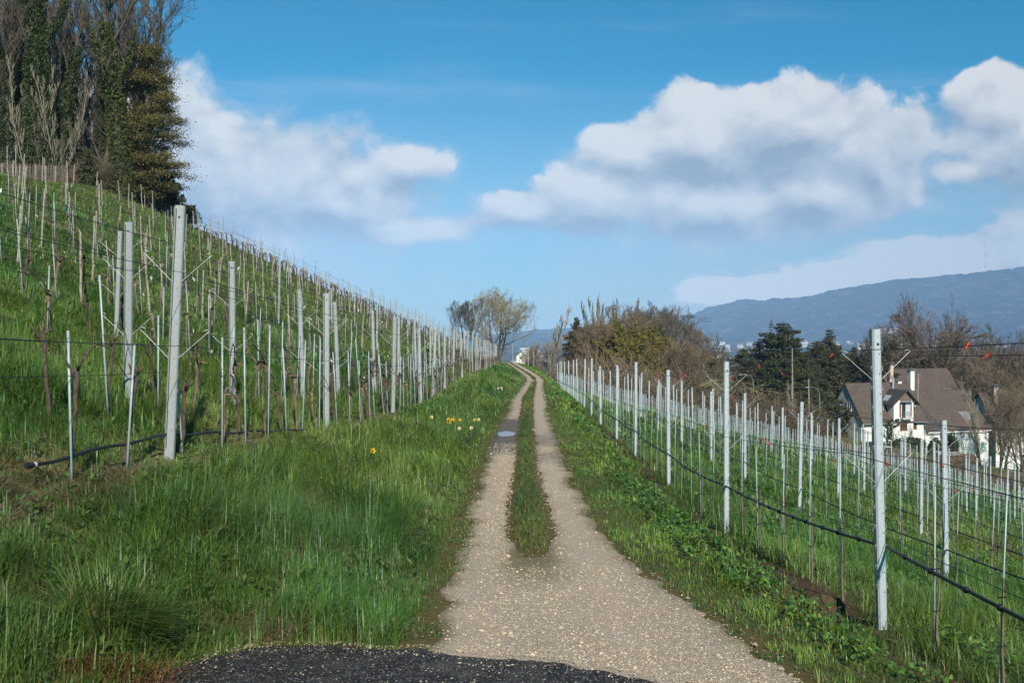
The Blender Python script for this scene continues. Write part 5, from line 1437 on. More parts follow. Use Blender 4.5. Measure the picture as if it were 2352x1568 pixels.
bir2 = bare(714, (M['barkpale'], M['twigpale']), H=4.6, r0=.06, spread=.3, forks=(5, 4), ratio=(.4, .4), up=1.2, clear=.5, angle=(22, 25), rmin=.012, stems=6)
put_tree('birch', bir2, 1868, 92, 'clump of straight white birch stems left of the house', 1.0, top=925, wide=1.0)
for i, (X, d, h) in enumerate([(1820, 128, 10.5), (1858, 128, 7.0)]):
    mb = MB(); tube(mb, [(0, 0, -.4), (.05, 0, h * .5), (0, .05, h)], [.14, .11, .07], 7); o = mb.build('dead_trunk', M['barkpale'], loc=at(X, d)); tag(o, ['tall pale dead trunk standing in the conifer group', 'shorter pale dead trunk right of the taller one'][i], 'dead trunk')
# brushwood between the vineyard and the trees
bsh = []
for i in range(64):
    X = 1300 + 1050 * i / 63 + RT.uniform(-8, 8); d = RT.uniform(84, 99) + max(0, (X - 1900)) * .006
    bsh.append((X, d))
for i, (X, d) in enumerate(bsh):
    o = bpy.data.objects.new('bare_shrub', SHR[(1, 0, 2, 1)[i % 4]]); link(o); o.location = at(X, d); o.rotation_euler = (0, 0, RT.uniform(0, 6)); s = RT.uniform(.9, 1.7) * (1.0 if X < 1860 else .5); o.scale = (s * 1.5, s * 1.5, s)
    tag(o, f'leafless russet shrub along the far edge of the right vineyard, {ordinal(i + 1)} from the left', 'shrub', 'brushwood beyond the right vineyard')
# ------------------------------------------------------------------ the house group below the vineyard
HX0, HY0, HZ0, HROT = 50.6, 140.0, -17.75, R(20)
KH = .010755
def hl(cx): return (cx - 310) * KH
def hz(cy): return (1270 - cy) * KH

def slab(mb, a, b, c, d, th, mat=0):
    """roof slab from four corners (a,b eave, c,d ridge) with thickness"""
    a, b, c, d = map(np.array, (a, b, c, d)); n = np.cross(b - a, d - a); n = n / np.linalg.norm(n) * th
    mb.add([a, b, c, d, a + n, b + n, c + n, d + n], [(3, 2, 1, 0), (4, 5, 6, 7), (0, 1, 5, 4), (1, 2, 6, 5), (2, 3, 7, 6), (3, 0, 4, 7)], mat=mat)

def gabled(mb, x0, x1, y0, y1, zb, ze, zr, mat=0):
    """walls of a block whose ridge runs along x"""
    ym = (y0 + y1) / 2
    v = [(x0,y0,zb),(x1,y0,zb),(x1,y1,zb),(x0,y1,zb),(x0,y0,ze),(x1,y0,ze),(x1,y1,ze),(x0,y1,ze),(x0,ym,zr),(x1,ym,zr)]
    mb.add(v, [(0,1,5,4),(2,3,7,6),(1,2,6,5),(3,0,4,7)], [(4,7,8),(5,9,6)][0:0] + [(7,4,8),(5,6,9)], mat=mat)

def gable_roof(x0, x1, y0, y1, ze, zr, over, th, name, m, parent, ox=.35):
    ym = (y0 + y1) / 2; s = (zr - ze) / (ym - y0); mb = MB(); e = over
    slab(mb, (x0 - ox, y0 - e, ze - s * e), (x1 + ox, y0 - e, ze - s * e), (x1 + ox, ym, zr), (x0 - ox, ym, zr), th)
    slab(mb, (x1 + ox, y1 + e, ze - s * e), (x0 - ox, y1 + e, ze - s * e), (x0 - ox, ym, zr), (x1 + ox, ym, zr), th)
    # rounded ridge tiles
    tube(mb, [(x0 - ox, ym, zr + th * .8), ((x0 + x1) / 2, ym, zr + th * .8 - .04), (x1 + ox, ym, zr + th * .8)], .13, 6)
    return mb.build(name, m, parent)

def window(parent, axis, p, w, h, frame='frame', cols=2, rows=3, depth=.06, bar=.045):
    """frame with mullions standing proud, pane behind; axis 'y' faces -y, axis 'x' faces -x; p is the lower left corner as seen"""
    fb, pb = MB(), MB()
    def bx(mb, u0, u1, z0, z1, d0, d1):
        if axis == 'y': box(mb, p[0] + u0, p[0] + u1, p[1] - d1, p[1] - d0, p[2] + z0, p[2] + z1)
        else: box(mb, p[0] - d1, p[0] - d0, p[1] - u1, p[1] - u0, p[2] + z0, p[2] + z1)
    bx(fb, 0, .07, 0, h, .0, depth); bx(fb, w - .07, w, 0, h, .0, depth); bx(fb, .07, w - .07, 0, .07, .0, depth); bx(fb, .07, w - .07, h - .07, h, .0, depth)
    for i in range(1, cols): u = w * i / cols; bx(fb, u - bar * .8, u + bar * .8, .07, h - .07, .0, depth - .005)
    for j in range(1, rows):
        z = h * j / rows
        for i in range(cols):
            a = .07 if i == 0 else w * i / cols + bar * .8; b = w - .07 if i == cols - 1 else w * (i + 1) / cols - bar * .8
            bx(fb, a, b, z - bar * .45, z + bar * .45, .0, depth - .015)
    bx(pb, .05, w - .05, .05, h - .05, .004, .018)
    bx(fb, -.06, w + .06, -.07, -.004, .0, depth + .08)
    f = fb.build('window', M[frame], parent); pb.build('pane', M['glass'], f); return f

def chimney(parent, x0, x1, y0, y1, z0, z1, m, cap=True, name='chimney'):
    mb = MB(); box(mb, x0, x1, y0, y1, z0, z1); o = mb.build(name, M[m], parent)
    mb = MB(); box(mb, x0 - .07, x1 + .07, y0 - .07, y1 + .07, z1 + .002, z1 + .10)
    if cap:
        for (a, b) in ((x0 + .02, y0 + .02), (x1 - .10, y0 + .02), (x0 + .02, y1 - .1), (x1 - .1, y1 - .1)): box(mb, a, a + .08, b, b + .08, z1 + .1, z1 + .33)
        box(mb, x0 - .1, x1 + .1, y0 - .1, y1 + .1, z1 + .33, z1 + .40)
    mb.build('chimney_cap', M['metalgrey'], o); return o

def house():
    t = empty('farmhouse', (HX0, HY0, HZ0), HROT)
    tag(t, 'white farmhouse with steep brown roofs, gabled dormer and balcony below the vineyard', 'house', None)
    # main block
    W, Dp, ze, zr, GX = 9.3, 7.0, 4.3, 9.1, -1.7
    mb = MB(); gabled(mb, GX, W, 0, Dp, -2.5, ze, zr, 0)
    wl = mb.build('wall', M['wall'], t)
    gable_roof(GX, W, 0, Dp, ze, zr, .45, .16, 'roof', M['tile'], t, .12)
    # weathered gable skin, a whisker proud of the wall
    mb = MB(); mb.add([(GX - .012, 0, -2.5), (GX - .012, Dp, -2.5), (GX - .012, Dp, ze), (GX - .012, Dp / 2, zr - .05), (GX - .012, 0, ze)], [(1, 0, 4, 2)], [(2, 4, 3)]); mb.build('gable_wall', M['wallgrey'], t)
    for (u, z) in ((5.45, 5.5), (3.0, 5.5)): window(t, 'x', (GX - .014, u, z), .95, 1.25, cols=2, rows=3)
    window(t, 'x', (GX - .014, 5.6, 2.0), .95, 1.3, cols=2, rows=3)
    # cross gable with balcony
    x0, x1, yf = hl(640), hl(962), -.42; ez, az, xm = hz(650), hz(492), (hl(640) + hl(962)) / 2 + .25
    mb = MB()
    mb.add([(x0, yf, -2.4), (x1, yf, -2.4), (x1, yf, ez), (xm, yf, az - .12), (x0, yf, ez), (x0, 3, -2.4), (x1, 3, -2.4), (x1, 3, ez), (x0, 3, ez)],
           [(0, 1, 2, 4), (1, 6, 7, 2), (5, 0, 4, 8)], [(4, 2, 3)]); mb.build('dormer_wall', M['wall'], t)
    mb = MB(); dz = (az - ez) / (xm - x0)
    slab(mb, (x0 - .55, 3.6, ez - .42), (x0 - .55, yf - .55, ez - .42), (xm, yf - .55, az), (xm, 3.6, az), .14)
    slab(mb, (x1 + .75, yf - .55, ez - .42), (x1 + .75, 3.6, ez - .42), (xm, 3.6, az), (xm, yf - .55, az), .14)
    dr = mb.build('dormer_roof', M['tiledark'], t)
    mb = MB(); slab(mb, (x0 + .05, 2.3, ez + .27), (x0 + .05, .9, ez + .27), (x0 + .95, .9, ez + 1.22), (x0 + .95, 2.3, ez + 1.22), .05)
    mb2 = MB()
    v = np.array([(x0 - .1, 2.3, ez + .13), (x0 - .1, .9, ez + .13), (x0 + .85, .9, ez + 1.05), (x0 + .85, 2.3, ez + 1.05)])
    nrm = np.array([-(az - ez + .42), 0, (xm - x0 + .55)]); nrm = nrm / np.linalg.norm(nrm)
    def on(x, y): return np.array([x, y, ez - .42 + (x - (x0 - .55)) * (az - ez + .42) / (xm - x0 + .55)]) + nrm * .17
    slab(mb2, on(x0 + .0, 2.2), on(x0 + .0, .9), on(x0 + .9, .9), on(x0 + .9, 2.2), .04); mb2.build('skylight', M['skylight'], dr)
    mb = MB(); mb.add([(x0 + .55, yf - .03, ez + .55), (x1 - .25, yf - .03, ez + .55), (xm, yf - .03, az - .08)], t=[(0, 1, 2)])
    for i in range(9):
        u = x0 + .7 + i * .26
        if u < x1 - .35:
            top = min((u - x0) * .98, (x1 + .3 - u) * .98); box(mb, u, u + .03, yf - .055, yf - .032, ez + .55, ez + max(.6, min(top, az - ez - .1)))
    mb.build('gable_boards', M['woodboard'], t)
    mb = MB(); box(mb, x0 + .35, x1 - .15, yf - .12, yf - .004, ez + .40, ez + .54)
    for xx, s in ((x0 + .1, 1), (x1 + .1, -1)): tube(mb, [(xx, yf - .1, ez - .1), (xx + s * .3, yf - .14, ez + .4), (xx + s * .9, yf - .1, ez + .47)], .06, 5)
    mb.build('brackets', M['woodboard'], t)
    # balcony door, half open, with brown shutters
    dx0, dx1, z0, z1 = hl(755), hl(905), hz(848), hz(655)
    mb = MB(); box(mb, dx0, dx1, yf - .02, yf - .004, z0, z1); dd = mb.build('balcony_door', M['hole'], t)
    mb = MB()
    for a, b in ((dx0, dx0 + .1), (dx1 - .1, dx1), (dx0 + .78, dx0 + .86), (dx0 + 1.15, dx0 + 1.21)): box(mb, a, b, yf - .09, yf - .021, z0, z1)
    for a in (z0, z0 + .95, z1 - .1): box(mb, dx0 + .862, dx1 - .102, yf - .085, yf - .021, a, a + .09)
    mb.build('door_frame', M['frame'], dd)
    mb = MB(); box(mb, dx0 + .862, dx1 - .102, yf - .04, yf - .022, z0 + .1, z1 - .1); mb.build('pane', M['skylight'], dd)
    mb = MB(); box(mb, dx0 - .26, dx0 - .01, yf - .10, yf - .004, z0 + .1, z1); mb.build('shutter', M['redframe'], t)
    mb = MB(); box(mb, dx1 + .01, dx1 + .12, yf - .22, yf - .004, z0 + .1, z1); mb.build('shutter', M['redframe'], t)
    mb = MB(); slab(mb, (dx0 - .3, yf - .55, z1 + .08), (dx1 + .1, yf - .55, z1 + .08), (dx1 - .05, yf - .01, z1 + .36), (dx0 - .1, yf - .01, z1 + .36), .05); mb.build('awning', M['metalgrey'], t)
    mb = MB(); box(mb, dx0 - .12, dx1 + .05, yf - .62, yf - .002, z0 - .24, z0 - .01); mb.build('balcony', M['slab'], t)
    mb = MB()
    for i in range(14): u = dx0 - .08 + i * (dx1 - dx0 + .1) / 13; tube(mb, [(u, yf - .58, z0 - .01), (u, yf - .58, z0 + .82)], .012, 4)
    tube(mb, [(dx0 - .1, yf - .58, z0 + .83), (dx1 + .04, yf - .58, z0 + .83)], .02, 4); mb.build('railing', M['metalgrey'], t)
    window(t, 'y', (hl(742), yf - .002, hz(1012)), 1.25, 1.2, 'redframe', 3, 3); window(t, 'y', (hl(958) + .15, -.002, hz(1006)), .85, 1.2, 'redframe', 2, 3)
    window(t, 'y', (hl(903), yf - .002, hz(742)), .3, .45, 'redframe', 1, 2)
    window(t, 'x', (x0 - .003, 1.6, hz(760)), .8, .7, 'frame', 2, 1)
    # small lean-to dormer right of the cross gable
    mb = MB(); box(mb, x1 + .3, x1 + 1.15, .4, 1.8, hz(870) + .3, hz(690)); o = mb.build('small_dormer', M['woodboard'], t)
    mb = MB(); box(mb, x1 + .4, x1 + 1.08, .37, .398, hz(725), hz(693)); mb.build('pane', M['skylight'], o)
    # gutters
    mb = MB(); tube(mb, [(GX - .3, -.56, ze - .52), (x0 - .03, -.56, ze - .54)], .07, 5); tube(mb, [(x1 + .05, -.56, ze - .52), (W + .3, -.56, ze - .54)], .07, 5); tube(mb, [(W + .12, -.5, ze - .5), (W + .14, -.1, ze - .9), (W + .14, -.1, -2)], .045, 5); mb.build('gutter', M['metalgrey'], t)
    # right wing
    a0, a1, f, e2, r2 = W + .02, 21.0, -.3, 2.75, 7.7
    mb = MB(); gabled(mb, a0, a1, f, 9.3, -3.5, e2, r2); mb.build('wing_wall', M['wall'], t)
    gable_roof(a0, a1, f, 9.3, e2, r2, .45, .15, 'wing_roof', M['tiledark'], t, .1)
    s2 = (r2 - e2) / (4.5 - f)
    mb = MB(); slab(mb, (a0 + 3.2, f - .4, e2 - s2 * .4 + .17), (a1 + .1, f - .4, e2 - s2 * .4 + .17), (a1 + .1, 4.45, r2 + .12), (a0 + .8, 4.45, r2 + .12), .05); mb.build('mossy_tiles', M['tile'], t)
    mb = MB(); tube(mb, [(a0, f - .56, e2 - .52), (a1, f - .56, e2 - .56)], .075, 5); mb.build('gutter', M['frame'], t)
    for (cx, w) in ((1233, 1.05), (1408, 1.05), (1590, 1.0), (1760, .95), (1900, .95)): window(t, 'y', (hl(cx), f - .002, hz(1165)), w, 1.2, 'frame', 4 if cx < 1500 else 2, 4)
    for (cx, w) in ((1432, .75), (1580, 1.05)): window(t, 'y', (hl(cx), f - .002, hz(1330)), w, .75, 'frame', 3, 2)
    def onw(x, y): return np.array([x, y, e2 + (y - f) * s2 + .235])
    mb = MB(); slab(mb, onw(17.3, .4), onw(19.0, .4), onw(18.6, 1.5), onw(16.9, 1.5), .05); mb.build('skylight', M['metalgrey'], t)
    # tall barn roof behind
    mb = MB(); gabled(mb, 13.2, 25, 9.6, 16.6, -2, 6.2, 10.5); mb.build('rear_wall', M['woodboard'], t)
    gable_roof(13.2, 25, 9.6, 16.6, 6.2, 10.5, .5, .16, 'rear_roof', M['tile'], t, .9)
    # flat-roofed link and roof terrace behind the gable
    mb = MB(); box(mb, -4.6, 1.4, 7.3, 10.5, -2.4, 7.5); mb.build('rear_block', M['woodboard'], t)
    mb = MB()
    for i in range(34): u = -4.5 + i * .19; tube(mb, [(u, 7.36, 7.5), (u, 7.36, 8.35)], .018, 4)
    tube(mb, [(-4.6, 7.36, 8.37), (1.75, 7.36, 8.37)], .03, 4); mb.build('terrace_railing', M['metalgrey'], t)
    # chimneys, flue and the roof masts
    chimney(t, hl(1012), hl(1070), 3.3, 3.95, 7.2, hz(395), 'wall', False)
    chimney(t, hl(975), hl(1022), 4.6, 5.2, 6.8, hz(390) + .35, 'pink')
    mb = MB(); tube(mb, [(hl(893), 2.9, 8.0), (hl(893), 2.9, hz(350))], .14, 8); mb.build('flue', M['galv'], t)
    chimney(t, hl(1330), hl(1398), 4.6, 5.3, 6.9, hz(265), 'wall')
    chimney(t, hl(1540), hl(1592), 11.5, 12.1, 8.6, hz(215), 'pink'); chimney(t, hl(1262), hl(1300), 10.5, 11.0, 8.0, hz(275), 'slab', False)
    for (cx, y, z0, z1) in ((690, 3.7, 9.0, hz(185)), (1290, 2.6, 5.9, hz(300))):
        mb = MB(); x = hl(cx); tube(mb, [(x, y, z0), (x, y, z1)], .035, 6)
        for q in range(4):
            zz = z1 - .25 - q * .33; tube(mb, [(x - .02, y - .05, zz), (x + .14, y - .05, zz + .02), (x + .15, y - .05, zz + .12)], .03, 5)
        tube(mb, [(x, y, z1), (x, y, z1 + .12)], .07, 6); mb.build('roof_mast', M['slab'], t)
    # low white annex at the left
    mb = MB(); box(mb, GX - 2.4, GX - .03, .2, 3.5, -2.4, 1.2); o = mb.build('annex', M['wall'], t)
    mb = MB(); slab(mb, (GX - 2.6, -.05, 1.05), (GX - .02, -.05, 1.05), (GX - .02, 3.7, 1.8), (GX - 2.6, 3.7, 1.8), .1); mb.build('annex_roof', M['tiledark'], o)
    return t
house()

def second_house():
    """the neighbour at the right frame edge: only its roof and chimneys clear the shrubs"""
    t = empty('neighbour_house', (71.6, 147, -17.5), R(9)); tag(t, 'neighbouring house at the right edge with dark roof and pink chimney', 'house')
    mb = MB(); gabled(mb, 0, 13, 0, 8, -4, 2.6, 7.0); mb.build('wall', M['wall'], t)
    gable_roof(0, 13, 0, 8, 2.6, 7.0, .5, .15, 'roof', M['tile'], t)
    chimney(t, 1.3, 2.1, 2.4, 3.2, 4.5, 8.0, 'pink')
    window(t, 'y', (1.5, -.002, .4), 1.2, 1.3, 'frame', 2, 3); window(t, 'y', (4.5, -.002, .4), 1.2, 1.3, 'frame', 2, 3)
    t = empty('villa', (75, 180, -17), R(-8)); tag(t, 'dark roofed villa high at the right edge behind the beech', 'house')
    mb = MB(); gabled(mb, 0, 16, 0, 10, -6, 5.5, 10.2); mb.build('wall', M['wallgrey'], t)
    gable_roof(0, 16, 0, 10, 5.5, 10.2, .6, .16, 'roof', M['tiledark'], t)
    chimney(t, 1.0, 2.1, 4.4, 5.4, 9.2, 11.4, 'wall')
second_house()

# ---- hedges and climbers round the house
def hedge(name, loc, L, W, H, seed, label, cat, roundy=.2, cols=[(.045, .07, .018), (.06, .09, .022), (.035, .05, .015), (.075, .10, .03)]):
    r = np.random.RandomState(seed); mb = MB()
    n = int(420 * (L * H + L * W + W * H)); c = r.rand(n, 3)
    k = r.randint(0, 3, n); s = r.randint(0, 2, n) * 1.0
    sh = r.rand(n) ** 2 * .22
    for i in range(3):
        m = k == i; c[m, i] = np.where(s[m] > .5, 1 - sh[m], sh[m])
    c = c - [.5, .5, 0]
    rad = np.sqrt((c[:, 0] * 2) ** 2 + (c[:, 1] * 2) ** 2) ; c[:, 2] *= 1 - roundy * np.clip(rad, 0, 1.4) ** 2 * .6
    c = c * [L, W, H] + r.randn(n, 3) * .05 + (fbm(c[:, 0:1] * 9 + 3, c[:, 2:3] * 6 + c[:, 1:2] * 5, seed, 3) - .45) * [.0, -.5, .4]
    V, q, col = cards(c, .055 + .05 * r.rand(n), cols, r, asp=.7); mb.add(V, q, mat=0, col=col)
    for i in range(30):
        x, y = (r.rand() - .5) * L * .8, (r.rand() - .5) * W * .6; tube(mb, [(x, y, -.3), (x + r.randn() * .1, y + r.randn() * .1, H * .8)], .03, 4, mat=1, col=(.1, .1, .1))
    o = mb.build(name, [M['leaf'], M['bark']], loc=loc); o.rotation_euler = (0, 0, HROT); return tag(o, label, cat)
def hp(cx, cy, d):
    return ((1947.75 + cx * .1757 - 1176) / F * d, d, (745 - (808.5 + cy * .1757)) / F * d)
x, y, z = hp(795, 1330, 134); hedge('hedge', (x, y, z - 1.0), 4.8, 1.5, 3.2, 1, 'clipped box hedge in front of the dormer wall', 'hedge')
x, y, z = hp(1155, 1300, 134.5); hedge('hedge', (x, y, z - .8), 1.5, 1.4, 2.7, 2, 'small rounded hedge at the corner of the right wing', 'hedge', .5)
x, y, z = hp(1345, 1285, 135); hedge('ivy_bush', (x, y, z - 1.0), 1.8, 1.4, 3.2, 3, 'dark ivy bush before the windows of the right wing', 'bush', .35)
def climber():
    r = np.random.RandomState(5); mb = MB(); n = 2600
    u = r.rand(n); cx = np.where(r.rand(n) < .6, 505 + 90 * r.rand(n), 520 + 190 * r.rand(n)); cy = np.where(cx < 600, 880 + 330 * u, 860 + 110 * u)
    k = fbm(cx / 30, cy / 30, 6, 3) > .42; cx, cy = cx[k], cy[k]; n = len(cx)
    c = np.stack([hl(cx), -.52 - .22 * r.rand(n) * np.ones(n), hz(cy)], -1)
    V, q, col = cards(c, .06 + .05 * r.rand(n), GREENIVY, r, asp=.75); mb.add(V, q, col=col)
    for i in range(22):
        a = r.uniform(490, 1000); b = r.uniform(1010, 1090); tube(mb, [(hl(a), -.47, hz(b + 90)), (hl(a + r.uniform(-25, 25)), -.47, hz(b)), (hl(a + r.uniform(-50, 50)), -.47, hz(b - r.uniform(10, 60)))], .018, 3, mat=1, col=(.1, .08, .05))
    o = mb.build('climbing_plant', [M['leaf'], M['vine']], loc=(HX0, HY0, HZ0)); o.rotation_euler = (0, 0, HROT); tag(o, 'green climbing plant on the white wall below the balcony', 'climber')
climber()

# ---- shed and cars at the lower edge of the vineyard
def shed():
    x, y = hp(1480, 1500, 106)[:2]; zt = hp(1480, 1405, 106)[2]; zb = min(gz(x, y), zt - 2.0)
    t = empty('shed', (x, y, zb), R(-12)); tag(t, 'low blue grey shed with flat rusty roof beside the vineyard posts', 'shed')
    h = zt - zb; mb = MB(); box(mb, -1.5, 1.5, 0, 3, -.5, h - .12); mb.build('wall', M['shed'], t)
    for i in range(5):
        pass
    mb = MB()
    for i in range(7): box(mb, -1.45 + i * .45, -1.42 + i * .45, -.03, -.003, -.4, h - .14)
    mb.build('wall_battens', M['shed'], t)
    mb = MB(); slab(mb, (-1.9, -.4, h - .10), (2.1, -.4, h - .14), (2.1, 3.3, h + .12), (-1.9, 3.3, h + .16), .07); mb.build('roof', M['redframe'], t)
    mb = MB(); slab(mb, (-1.9, 1.0, h + .30), (.3, 1.0, h + .26), (.3, 3.0, h + .36), (-1.9, 3.0, h + .40), .10); mb.build('roof_slab', M['slab'], t)
shed()

def car(loc, rz, paint, label):
    t = empty('parked_car', loc, rz); tag(t, label, 'car')
    # half-profile stations along the length: (y, z_low, z_belt, half width at belt)
    S = [(-2.05, .38, .62, .70), (-1.98, .28, .82, .80), (-1.5, .24, .92, .85), (-.6, .22, .98, .87), (.6, .22, 1.0, .87), (1.5, .24, 1.0, .86), (1.95, .28, .96, .82), (2.06, .4, .78, .74)]
    mb = MB(); V = []
    for (y, zl, zb, w) in S: V += [(-w * .92, y, zl), (-w, y, (zl + zb) / 2), (-w * .96, y, zb), (w * .96, y, zb), (w, y, (zl + zb) / 2), (w * .92, y, zl)]
    n = len(S); q = [(i * 6 + j, i * 6 + (j + 1) % 6, (i + 1) * 6 + (j + 1) % 6, (i + 1) * 6 + j) for i in range(n - 1) for j in range(6)]
    q += [(0, 1, 4, 5), (1, 2, 3, 4), ((n - 1) * 6 + 5, (n - 1) * 6 + 4, (n - 1) * 6 + 1, (n - 1) * 6), ((n - 1) * 6 + 4, (n - 1) * 6 + 3, (n - 1) * 6 + 2, (n - 1) * 6 + 1)]
    mb.add(V, q)
    G = [(-.95, 1.0, .80), (-.25, 1.42, .62), (1.15, 1.44, .62), (1.85, 1.02, .76)]
    V = []
    for (y, z, w) in G: V += [(-w, y, z), (w, y, z)]
    V2 = [(-.83, -.95, .97), (.83, -.95, .97), (-.83, 1.85, .97), (.83, 1.85, .97)]
    mb.add([(-.62, -.25, 1.42), (.62, -.25, 1.42), (.62, 1.15, 1.44), (-.62, 1.15, 1.44), (-.62, -.25, 1.47), (.62, -.25, 1.47), (.62, 1.15, 1.49), (-.62, 1.15, 1.49)], [(4, 5, 6, 7), (0, 1, 5, 4), (1, 2, 6, 5), (2, 3, 7, 6), (3, 0, 4, 7)])
    mb.build('body', M[paint], t)
    mb = MB()
    a = [(-.80, -.95, .985), (.80, -.95, .985), (.62, -.25, 1.42), (-.62, -.25, 1.42), (-.78, 1.85, .985), (.78, 1.85, .985), (.62, 1.15, 1.44), (-.62, 1.15, 1.44)]
    mb.add(a, [(0, 1, 2, 3), (5, 4, 7, 6), (4, 0, 3, 7), (1, 5, 6, 2)]); mb.build('windows', M['glass'], t)
    for (x, y) in ((-.8, -1.25), (.8, -1.25), (-.8, 1.3), (.8, 1.3)):
        mb = MB(); tube(mb, [(x - .1, y, .32), (x + .1, y, .32)], .32, 14); w = mb.build('wheel', M['tyre'], t)
        mb = MB(); s = 1 if x > 0 else -1; tube(mb, [(x + s * .09, y, .32), (x + s * .112, y, .32)], .19, 10); mb.build('rim', M['metalgrey'], w)
    for x in (-.62, .62):
        mb = MB(); box(mb, x - .13, x + .13, -2.075, -1.99, .64, .78); mb.build('headlight', M['skylight'], t)
    mb = MB(); box(mb, -.26, .26, -2.09, -2.05, .42, .54); mb.build('number_plate', M['frame'], t)
x, y, z = hp(515, 1400, 119); car((x, y, z), R(12), 'carpaint', 'white car parked below the house, half hidden by the near post')
x, y, z = hp(318, 1345, 124); car((x, y, z + .15), R(-70), 'carblue', 'pale blue car parked left of the white car')

# ---- street lamps in front of the conifers
def lamp(X, d, h, label):
    x, y, z = at(X, d); t = empty('street_lamp', (x, y, z)); tag(t, label, 'street lamp', 'street lamps below the conifers')
    mb = MB(); tube(mb, [(0, 0, -.4), (0, 0, h * .75), (-.03, 0, h * .9), (-.3, 0, h), (-.9, 0, h + .12), (-1.3, 0, h + .14)], [.05, .042, .035, .03, .026, .026], 7); mb.build('pole', M['metalgrey'], t)
    mb = MB(); tube(mb, [(-1.28, 0, h + .13), (-1.4, 0, h + .13), (-1.75, 0, h + .10)], [.05, .10, .05], 7); mb.build('lamp_head', M['metalgrey'], t)
lamp(1731, 118, 5.6, 'curved grey street lamp in front of the dense conifer group')
lamp(1884, 116, 5.8, 'curved grey street lamp beside the white birch clump')
# ------------------------------------------------------------------ valley, mountain, town
def valley():
    xs = np.concatenate([np.linspace(-6000, -800, 16), np.linspace(-700, 3200, 80), np.linspace(3400, 6000, 14)]); ys = np.concatenate([np.linspace(330, 1500, 24), np.linspace(1560, 4800, 50), np.linspace(5200, 7200, 8)])
    X, Y = np.meshgrid(xs, ys); Z = -80 + 8 * (fbm(X / 500, Y / 500, 12, 3) - .5)
    Z = np.where(Y < 420, -84, Z); n, k = X.shape
    i = np.arange(n - 1)[:, None] * k + np.arange(k - 1)[None, :]
    mb = MB(); mb.add(np.stack([X, Y, Z], -1).reshape(-1, 3), np.stack([i, i + 1, i + k + 1, i + k], -1).reshape(-1, 4))
    tag(mb.build('valley', M['valley'], smooth=True), kind='structure')
valley()

RIDGE = [(200, 790), (700, 785), (1000, 775), (1100, 769), (1200, 761), (1300, 752), (1400, 746), (1500, 736), (1550, 729), (1591, 721), (1620, 709), (1660, 697), (1700, 687.5), (1750, 688), (1800, 684), (1857, 677), (1929, 662), (1995, 651), (2058, 641), (2120, 636), (2200, 628), (2270, 620), (2352, 612), (2500, 600), (2800, 600), (3200, 640)]
def mountain():
    Xc = np.concatenate([np.arange(200, 1100, 20), np.arange(1100, 2600, 2.0), np.arange(2600, 3200, 20)]); rows = 64
    rxx, ryy = zip(*RIDGE); dr = 6400.0; k = len(Xc)
    ridge = (745 - np.interp(Xc, rxx, ryy)) / F * dr
    ridge = ridge + 9 * (vnoise(Xc / 3.1, Xc * 0, 5) - .5) + 12 * (fbm(Xc / 25, Xc * 0, 6, 4) - .47) * 2
    t = np.linspace(0, 1.25, rows)
    D = 4350 + (dr - 4350) * t[:, None] + 0 * Xc[None, :]
    x = (Xc[None, :] - 1176) / F * dr * (1 + 0 * t[:, None])
    prof = np.where(t < 1, .10 * t + .90 * (t ** 1.55), 1 - (t - 1) * 1.6)[:, None]
    base = -84.0
    Z = base + (ridge[None, :] - base) * prof
    amp = np.clip(np.sin(PI * np.clip(t, 0, 1)), 0, 1)[:, None]
    spur = fbm(x / 520 + .25 * D / 520, D / 1500, 21, 4) - .47
    Z = Z + amp * (190 * spur * np.clip((ridge[None, :] - base) / 300, .1, 1.2) + 70 * (fbm(x / 75, D / 110, 22, 4) - .47))
    Z = np.minimum(Z, base + (ridge[None, :] - base) * np.where(t < 1, .12 + .88 * t ** .9, 1)[:, None])
    i = np.arange(rows - 1)[:, None] * k + np.arange(k - 1)[None, :]
    mb = MB(); mb.add(np.stack([x, D, Z], -1).reshape(-1, 3), np.stack([i, i + 1, i + k + 1, i + k], -1).reshape(-1, 4))
    tag(mb.build('mountain', M['mount'], smooth=True), kind='structure')
    return x, D, Z
MX, MD, MZ = mountain()
def mz(x, d):
    r = int(np.argmin(np.abs(MD[:, 0] - d))); return float(np.interp(x, MX[r], MZ[r]))

def mast():
    x = (2262 - 1176) / F * 6380; z = mz(x, 6400)
    top = (745 - 530) / F * 6380; mb = MB()
    zs = np.linspace(z - 10, top, 9)
    t = empty('radio_mast', (x, 6380, z)); tag(t, 'thin red and white radio mast on the mountain ridge', 'mast')
    for i in range(8):
        mb = MB(); tube(mb, [(0, 0, zs[i] - z), (0, 0, zs[i + 1] - z)], [2.4 - .2 * i, 2.2 - .2 * i], 6); mb.build('mast_section', M['clipred'] if i % 2 else M['frame'], t)
    mb = MB(); tube(mb, [(0, 0, zs[5] - z), (0, 0, zs[5] - z + 7)], 4.5, 10); mb.build('platform', M['slab'], t)
mast()

